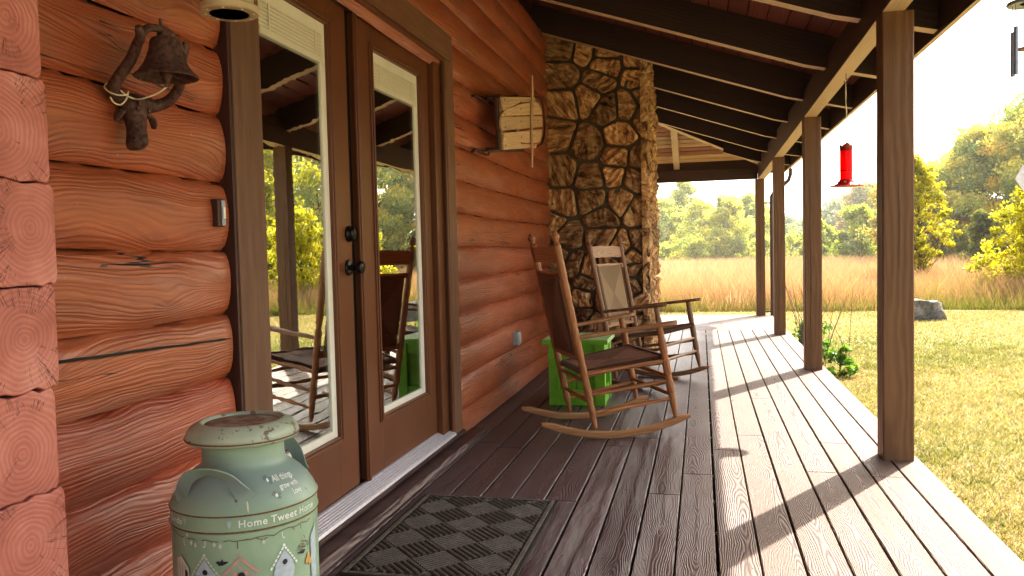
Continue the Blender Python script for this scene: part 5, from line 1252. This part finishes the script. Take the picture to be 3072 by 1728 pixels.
# ------------------------------------------------------------------ trees
def leaf_mesh(name, C, size, rnd, mat, parent, flat=.0):
    n = len(C); a = NR.normal(size=(n, 3)); a /= np.linalg.norm(a, axis=1)[:, None]; b = NR.normal(size=(n, 3)); b[:, 2] *= (1 - flat); b -= a * (a * b).sum(1)[:, None]; b /= np.linalg.norm(b, axis=1)[:, None]
    s = size * NR.uniform(.55, 1.25, n)[:, None]
    V = np.stack([C - a * s, C + b * s * .55, C + a * s, C - b * s * .55], 1).reshape(-1, 3) - np.array(parent.location)[None]
    me = bpy.data.meshes.new(name); me.vertices.add(n * 4); me.vertices.foreach_set('co', V.astype(np.float32).ravel()); me.loops.add(n * 4); me.polygons.add(n)
    me.loops.foreach_set('vertex_index', np.arange(n * 4, dtype=np.int32)); me.polygons.foreach_set('loop_start', np.arange(0, n * 4, 4, dtype=np.int32)); me.update(calc_edges=True)
    at = me.attributes.new('rnd', 'FLOAT', 'FACE'); at.data.foreach_set('value', rnd.astype(np.float32)); me.materials.append(M[mat])
    o = bpy.data.objects.new(name, me); COL.objects.link(o); o.parent = parent; return o
def tree(name, label, x, y, h, w, mat, nleaf, size, clumps=60, low=.12, shape='round', group=None, seed=0, trunk_r=None, bias=0.0, z0=GZ, cat='tree', bare=0, clump_r=.14):
    rs_ = random.Random(seed * 7 + 1); t_ = empty(name, (x, y, z0), label, cat, group); H = h
    def radius(q):                                                  # crown half width at height q (0-1 of the crown)
        if shape == 'round': return max(.1, math.sin(PI * min(1, q * .85 + .12)) ** .7)
        if shape == 'column': return max(.12, (1 - q) ** .55 * min(1, .45 + q * 3))
        if shape == 'cone': return max(.08, (1 - q) ** .8)
        if shape == 'bush': return max(.15, math.sqrt(max(0, 1 - (q * .96) ** 2)))
        return 1
    lean = (rs_.uniform(-.05, .05), rs_.uniform(-.05, .05)); tr = trunk_r or .013 * H + .02
    axis = lambda z: Vector((x + lean[0] * z + .03 * H * mnoise.noise((z * .5, seed, 1)), y + lean[1] * z + .03 * H * mnoise.noise((z * .5, seed, 5)), z0 + z))
    mb = MB(); top = H * .93; mb.tube([axis(top * k / 12) for k in range(13)], [max(.008, tr * (1 - .92 * (k / 12) ** .8)) for k in range(13)], 7)
    C = []
    for i in range(clumps):
        q = (i + rs_.random()) / clumps; q = q ** (.9 if shape != 'cone' else .8); rr_ = radius(q) * w / 2
        a = rs_.uniform(0, 2 * PI); f = rs_.random() ** .45 * rs_.uniform(.75, 1.12)
        z = H * (low + (1 - low) * q * .96); ax_ = axis(z)
        c = Vector((ax_.x + math.cos(a) * rr_ * f, ax_.y + math.sin(a) * rr_ * f, ax_.z + rs_.uniform(-.03, .03) * H)); C.append(c)
        zb_ = max(.05 * H, z - rr_ * f * .8 - .04 * H); s_ = axis(min(top * .97, zb_)); m_ = s_.lerp(c, .5) + Vector((0, 0, -.05 * rr_ * 2)); r0 = max(.006, tr * .32 * (1 - q * .7))
        mb.tube([s_, m_, c], [r0, r0 * .6, r0 * .2], 5, cap=False)
    for i in range(bare):
        a = rs_.uniform(0, 2 * PI); c = axis(H * rs_.uniform(.3, .6)); e = c + Vector((math.cos(a) * w * .35, math.sin(a) * w * .35, H * rs_.uniform(.25, .45)))
        mb.tube([c, c.lerp(e, .5) + Vector((0, 0, .03 * H)), e], [tr * .3, tr * .18, .01], 5, cap=False)
    mb.build('trunk', 'leaf_trunk', t_)
    C = np.array([tuple(c) for c in C]); per = NR.uniform(.4, 1.6, clumps); per = (per / per.sum() * nleaf).astype(int) + 1
    idx = np.repeat(np.arange(clumps), per); n = len(idx); cr = NR.uniform(.6, 1.4, clumps)[idx][:, None] * clump_r * w
    D = NR.normal(size=(n, 3)); D /= np.linalg.norm(D, axis=1)[:, None]; D *= NR.uniform(0, 1, n)[:, None] ** .45
    P_ = C[idx] + D * cr * np.array([1, 1, .75])
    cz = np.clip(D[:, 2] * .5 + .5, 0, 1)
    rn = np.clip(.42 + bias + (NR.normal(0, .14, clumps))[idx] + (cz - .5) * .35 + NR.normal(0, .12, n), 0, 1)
    P_[:, 2] = np.maximum(P_[:, 2], z0 + .05)
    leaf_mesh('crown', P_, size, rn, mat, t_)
    return t_
tree('poplar_sapling', 'slim bright yellow leaved sapling just behind the nearest porch post', 6.35, 26.0, 4.1, 2.3, 'leaf_sap', 11000, .052, 190, .20, 'column', seed=1, trunk_r=.06, clump_r=.075, bias=.14)
tree('poplar_sapling', 'bushy bright yellow sapling at the right edge of the picture', 8.0, 22.5, 2.9, 2.6, 'leaf_sap', 12000, .048, 200, .10, 'bush', seed=2, trunk_r=.06, clump_r=.075, bias=.10)
tree('broadleaf_tree', 'tall dark green tree with yellowing top at the far right', 15.2, 40.0, 8.4, 8.6, 'leaf_big', 72000, .085, 260, .04, 'round', seed=3, bias=.05, clump_r=.10)
tree('broadleaf_tree', 'large dark green tree with orange tinted crown left of the tallest one', 12.5, 41.0, 6.6, 6.0, 'leaf_big', 52000, .085, 210, .04, 'round', seed=4, bias=.12, clump_r=.10)
tree('broadleaf_tree', 'lower green tree just right of the yellow sapling with reddish top leaves', 10.6, 43.0, 5.3, 5.2, 'leaf_turn', 36000, .085, 170, .04, 'round', seed=5, bias=-.05, clump_r=.11)
tree('broadleaf_tree', 'distant turning tree rising between the hanging feeder and the nearest post', 14.3, 76.0, 6.6, 5.5, 'leaf_turn', 14000, .15, 80, .05, 'round', seed=6, bias=.0, clump_r=.12)
tree('broadleaf_tree', 'olive green bushy tree low in front of the dark trees at right', 10.1, 33.0, 2.6, 2.0, 'leaf_olive', 9000, .07, 60, .03, 'cone', seed=7, clump_r=.14)
tree('round_tree', 'rounded yellow green tree standing alone in the meadow beyond the feeder', 9.1, 50.0, 3.7, 3.0, 'leaf_round', 12000, .09, 80, .08, 'bush', seed=8, clump_r=.11)
tree('round_tree', 'small rounded yellow green bush beside the second porch post', 7.1, 52.0, 2.9, 2.6, 'leaf_round', 9000, .09, 60, .05, 'bush', seed=9, clump_r=.12)
lt = [(-4.6, 63, 5.0, 5.0), (-2.6, 64, 5.3, 4.6), (-1.3, 67, 6.9, 3.6), (.2, 61, 4.9, 4.2), (1.9, 58.5, 5.1, 3.6), (3.4, 62, 5.3, 4.2), (4.7, 66, 4.9, 3.8), (-6.5, 66, 6, 5), (-9, 63, 5.5, 5.5)]
ll = ['leafy yellow green tree just right of the chimney', 'tall pale green tree with wispy top beyond the meadow', 'low rounded tree in the middle of the left treeline', 'thin bare limbed tree in the left treeline', 'yellow green tree seen left of the farthest porch post', 'green tree hidden partly by the farthest porch post']
for i, (x, y, h, w_) in enumerate(lt):
    lb = {1: ll[0], 2: ll[1], 3: ll[2], 4: ll[3], 5: ll[4], 6: ll[5]}.get(i, 'yellow green tree of the left treeline behind the chimney')
    tree('meadow_edge_tree', lb, x, y, h, w_, 'leaf_line', 15000 if i < 7 else 6000, .095, 100, .02, 'round', group='trees along the far side of the meadow', seed=20 + i, bias=(-.05, .02, .0, .08, .1, -.02, .02, 0, 0)[i], bare=8 if i == 4 else 2, clump_r=.12)
fl = [(7.6, 84, 3.6, 6.0), (9.8, 98, 4.6, 6.5), (12.4, 92, 4.9, 6), (12.9, 84, 5.6, 6.0), (16.5, 82, 6.8, 6.5), (19.5, 80, 7.6, 7), (3.9, 96, 5.4, 7), (6.2, 100, 5.6, 6)]
for i, (x, y, h, w_) in enumerate(fl):
    tree('distant_tree', 'hazy bluish green tree on the far tree line behind the posts', x, y, h, w_, 'leaf_far', 6000, .19, 50, .0, 'round', group='hazy trees on the far tree line', seed=40 + i, clump_r=.13)
# low brush under the left trees and further woods round the right side (seen in the door glass)
sd_ = [(14, 30, 6.5, 6.5), (17.5, 27.5, 7.5, 7), (19, 21, 8, 7.5), (16.5, 16, 7, 6), (20, 34, 9, 9), (22, 12, 8.5, 8), (24, 24, 10, 9), (12.2, 24.5, 4.2, 4.2)]
for i, (x, y, h, w_) in enumerate(sd_):
    tree('roadside_tree', 'sunlit yellow green tree beyond the lawn to the right of the porch', x, y, h, w_, 'leaf_sap' if i in (0, 1, 3, 5, 7) else 'leaf_line', 11000, .12, 80, .0, 'round', group='trees beyond the lawn to the right', seed=60 + i, clump_r=.12)
for i in range(9):
    x = -8 + i * 1.75 + R.uniform(-.4, .4); y = 57 + R.uniform(-2, 3)
    tree('brush', 'low brush growing at the foot of the left treeline', x, y, R.uniform(1.4, 2.3), R.uniform(2.4, 3.4), 'leaf_line', 2600, .10, 26, .0, 'bush', group='low brush along the meadow edge', seed=90 + i, cat='brush', clump_r=.16)

# shrub beside the deck near the third post
tree('shrub', 'low green leafy shrub growing against the deck edge between the middle posts', 1.45, 11.6, .48, .60, 'leaf_shrub', 420, .045, 22, .05, 'bush', seed=120, cat='shrub', trunk_r=.012, clump_r=.16)
mb = MB(); rr = random.Random(8)
for k in range(16):
    a = rr.uniform(-1.6, 1.6); L = rr.uniform(.7, 1.15); b = Vector((1.35 + rr.uniform(-.15, .35), 10.4 + rr.uniform(-.9, .6), GZ)); e = b + Vector((math.sin(a) * .35, math.cos(a) * .2, L)); mb.tube([b, b.lerp(e, .5) + Vector((0, 0, .06)), e], [.004, .003, .0015], 4)
st_ = mb.build('dry_stems', 'leaf_trunk'); tag(st_, 'thin dry brown plant stems beside the third porch post', 'plant stems')

tree('shrub', 'small leafy sprigs beside the deck just right of the second post', 1.52, 9.75, .36, .38, 'leaf_shrub', 200, .045, 12, .05, 'bush', seed=121, cat='shrub', trunk_r=.01, clump_r=.18)
# boulder
bo = MB(); n1_, n2_ = 44, 24; V = []
for j in range(n2_ + 1):
    for i in range(n1_):
        a = 2 * PI * i / n1_; f = PI * j / n2_; d = Vector((math.sin(f) * math.cos(a), math.sin(f) * math.sin(a), math.cos(f)))
        s = Vector((max(-.80, min(.80, d.x * 1.15)), max(-.8, min(.8, d.y * 1.1)), max(-.75, min(.62, d.z))))
        r_ = 1 + .16 * mnoise.noise(d * 1.7) + .06 * mnoise.noise(d * 5) + .025 * mnoise.noise(d * 14)
        V.append((4.14 + s.x * .52 * r_ * (1 - .18 * d.z), 17.15 + s.y * .40 * r_, GZ + .09 + (s.z * .47 * r_ - .07 * s.x)))
bo.add(V, [(j * n1_ + i, j * n1_ + (i + 1) % n1_, (j + 1) * n1_ + (i + 1) % n1_, (j + 1) * n1_ + i)[::-1] for j in range(n2_) for i in range(n1_)], None, .5, 0, True)
b_ = bo.build('boulder', 'boulder'); tag(b_, 'single grey boulder lying on the lawn at the meadow edge', 'boulder')

# thin haze lying over the meadow and the woods
hz = MB(); hz.box((-160, 21, -1), (170, 150, 26)); hz_o = hz.build('haze', 'mortar')
hm = bpy.data.materials.new('haze_air'); hm.use_nodes = True; hm.node_tree.nodes.clear()
_o = hm.node_tree.nodes.new('ShaderNodeOutputMaterial'); _v = hm.node_tree.nodes.new('ShaderNodeVolumeScatter')
_v.inputs['Color'].default_value = (1, .99, .97, 1); _v.inputs['Density'].default_value = .0016; _v.inputs['Anisotropy'].default_value = .55
hm.node_tree.links.new(_v.outputs[0], _o.inputs['Volume']); hz_o.data.materials[0] = hm; hz_o['kind'] = 'structure'
scene.cycles.volume_bounces = 1
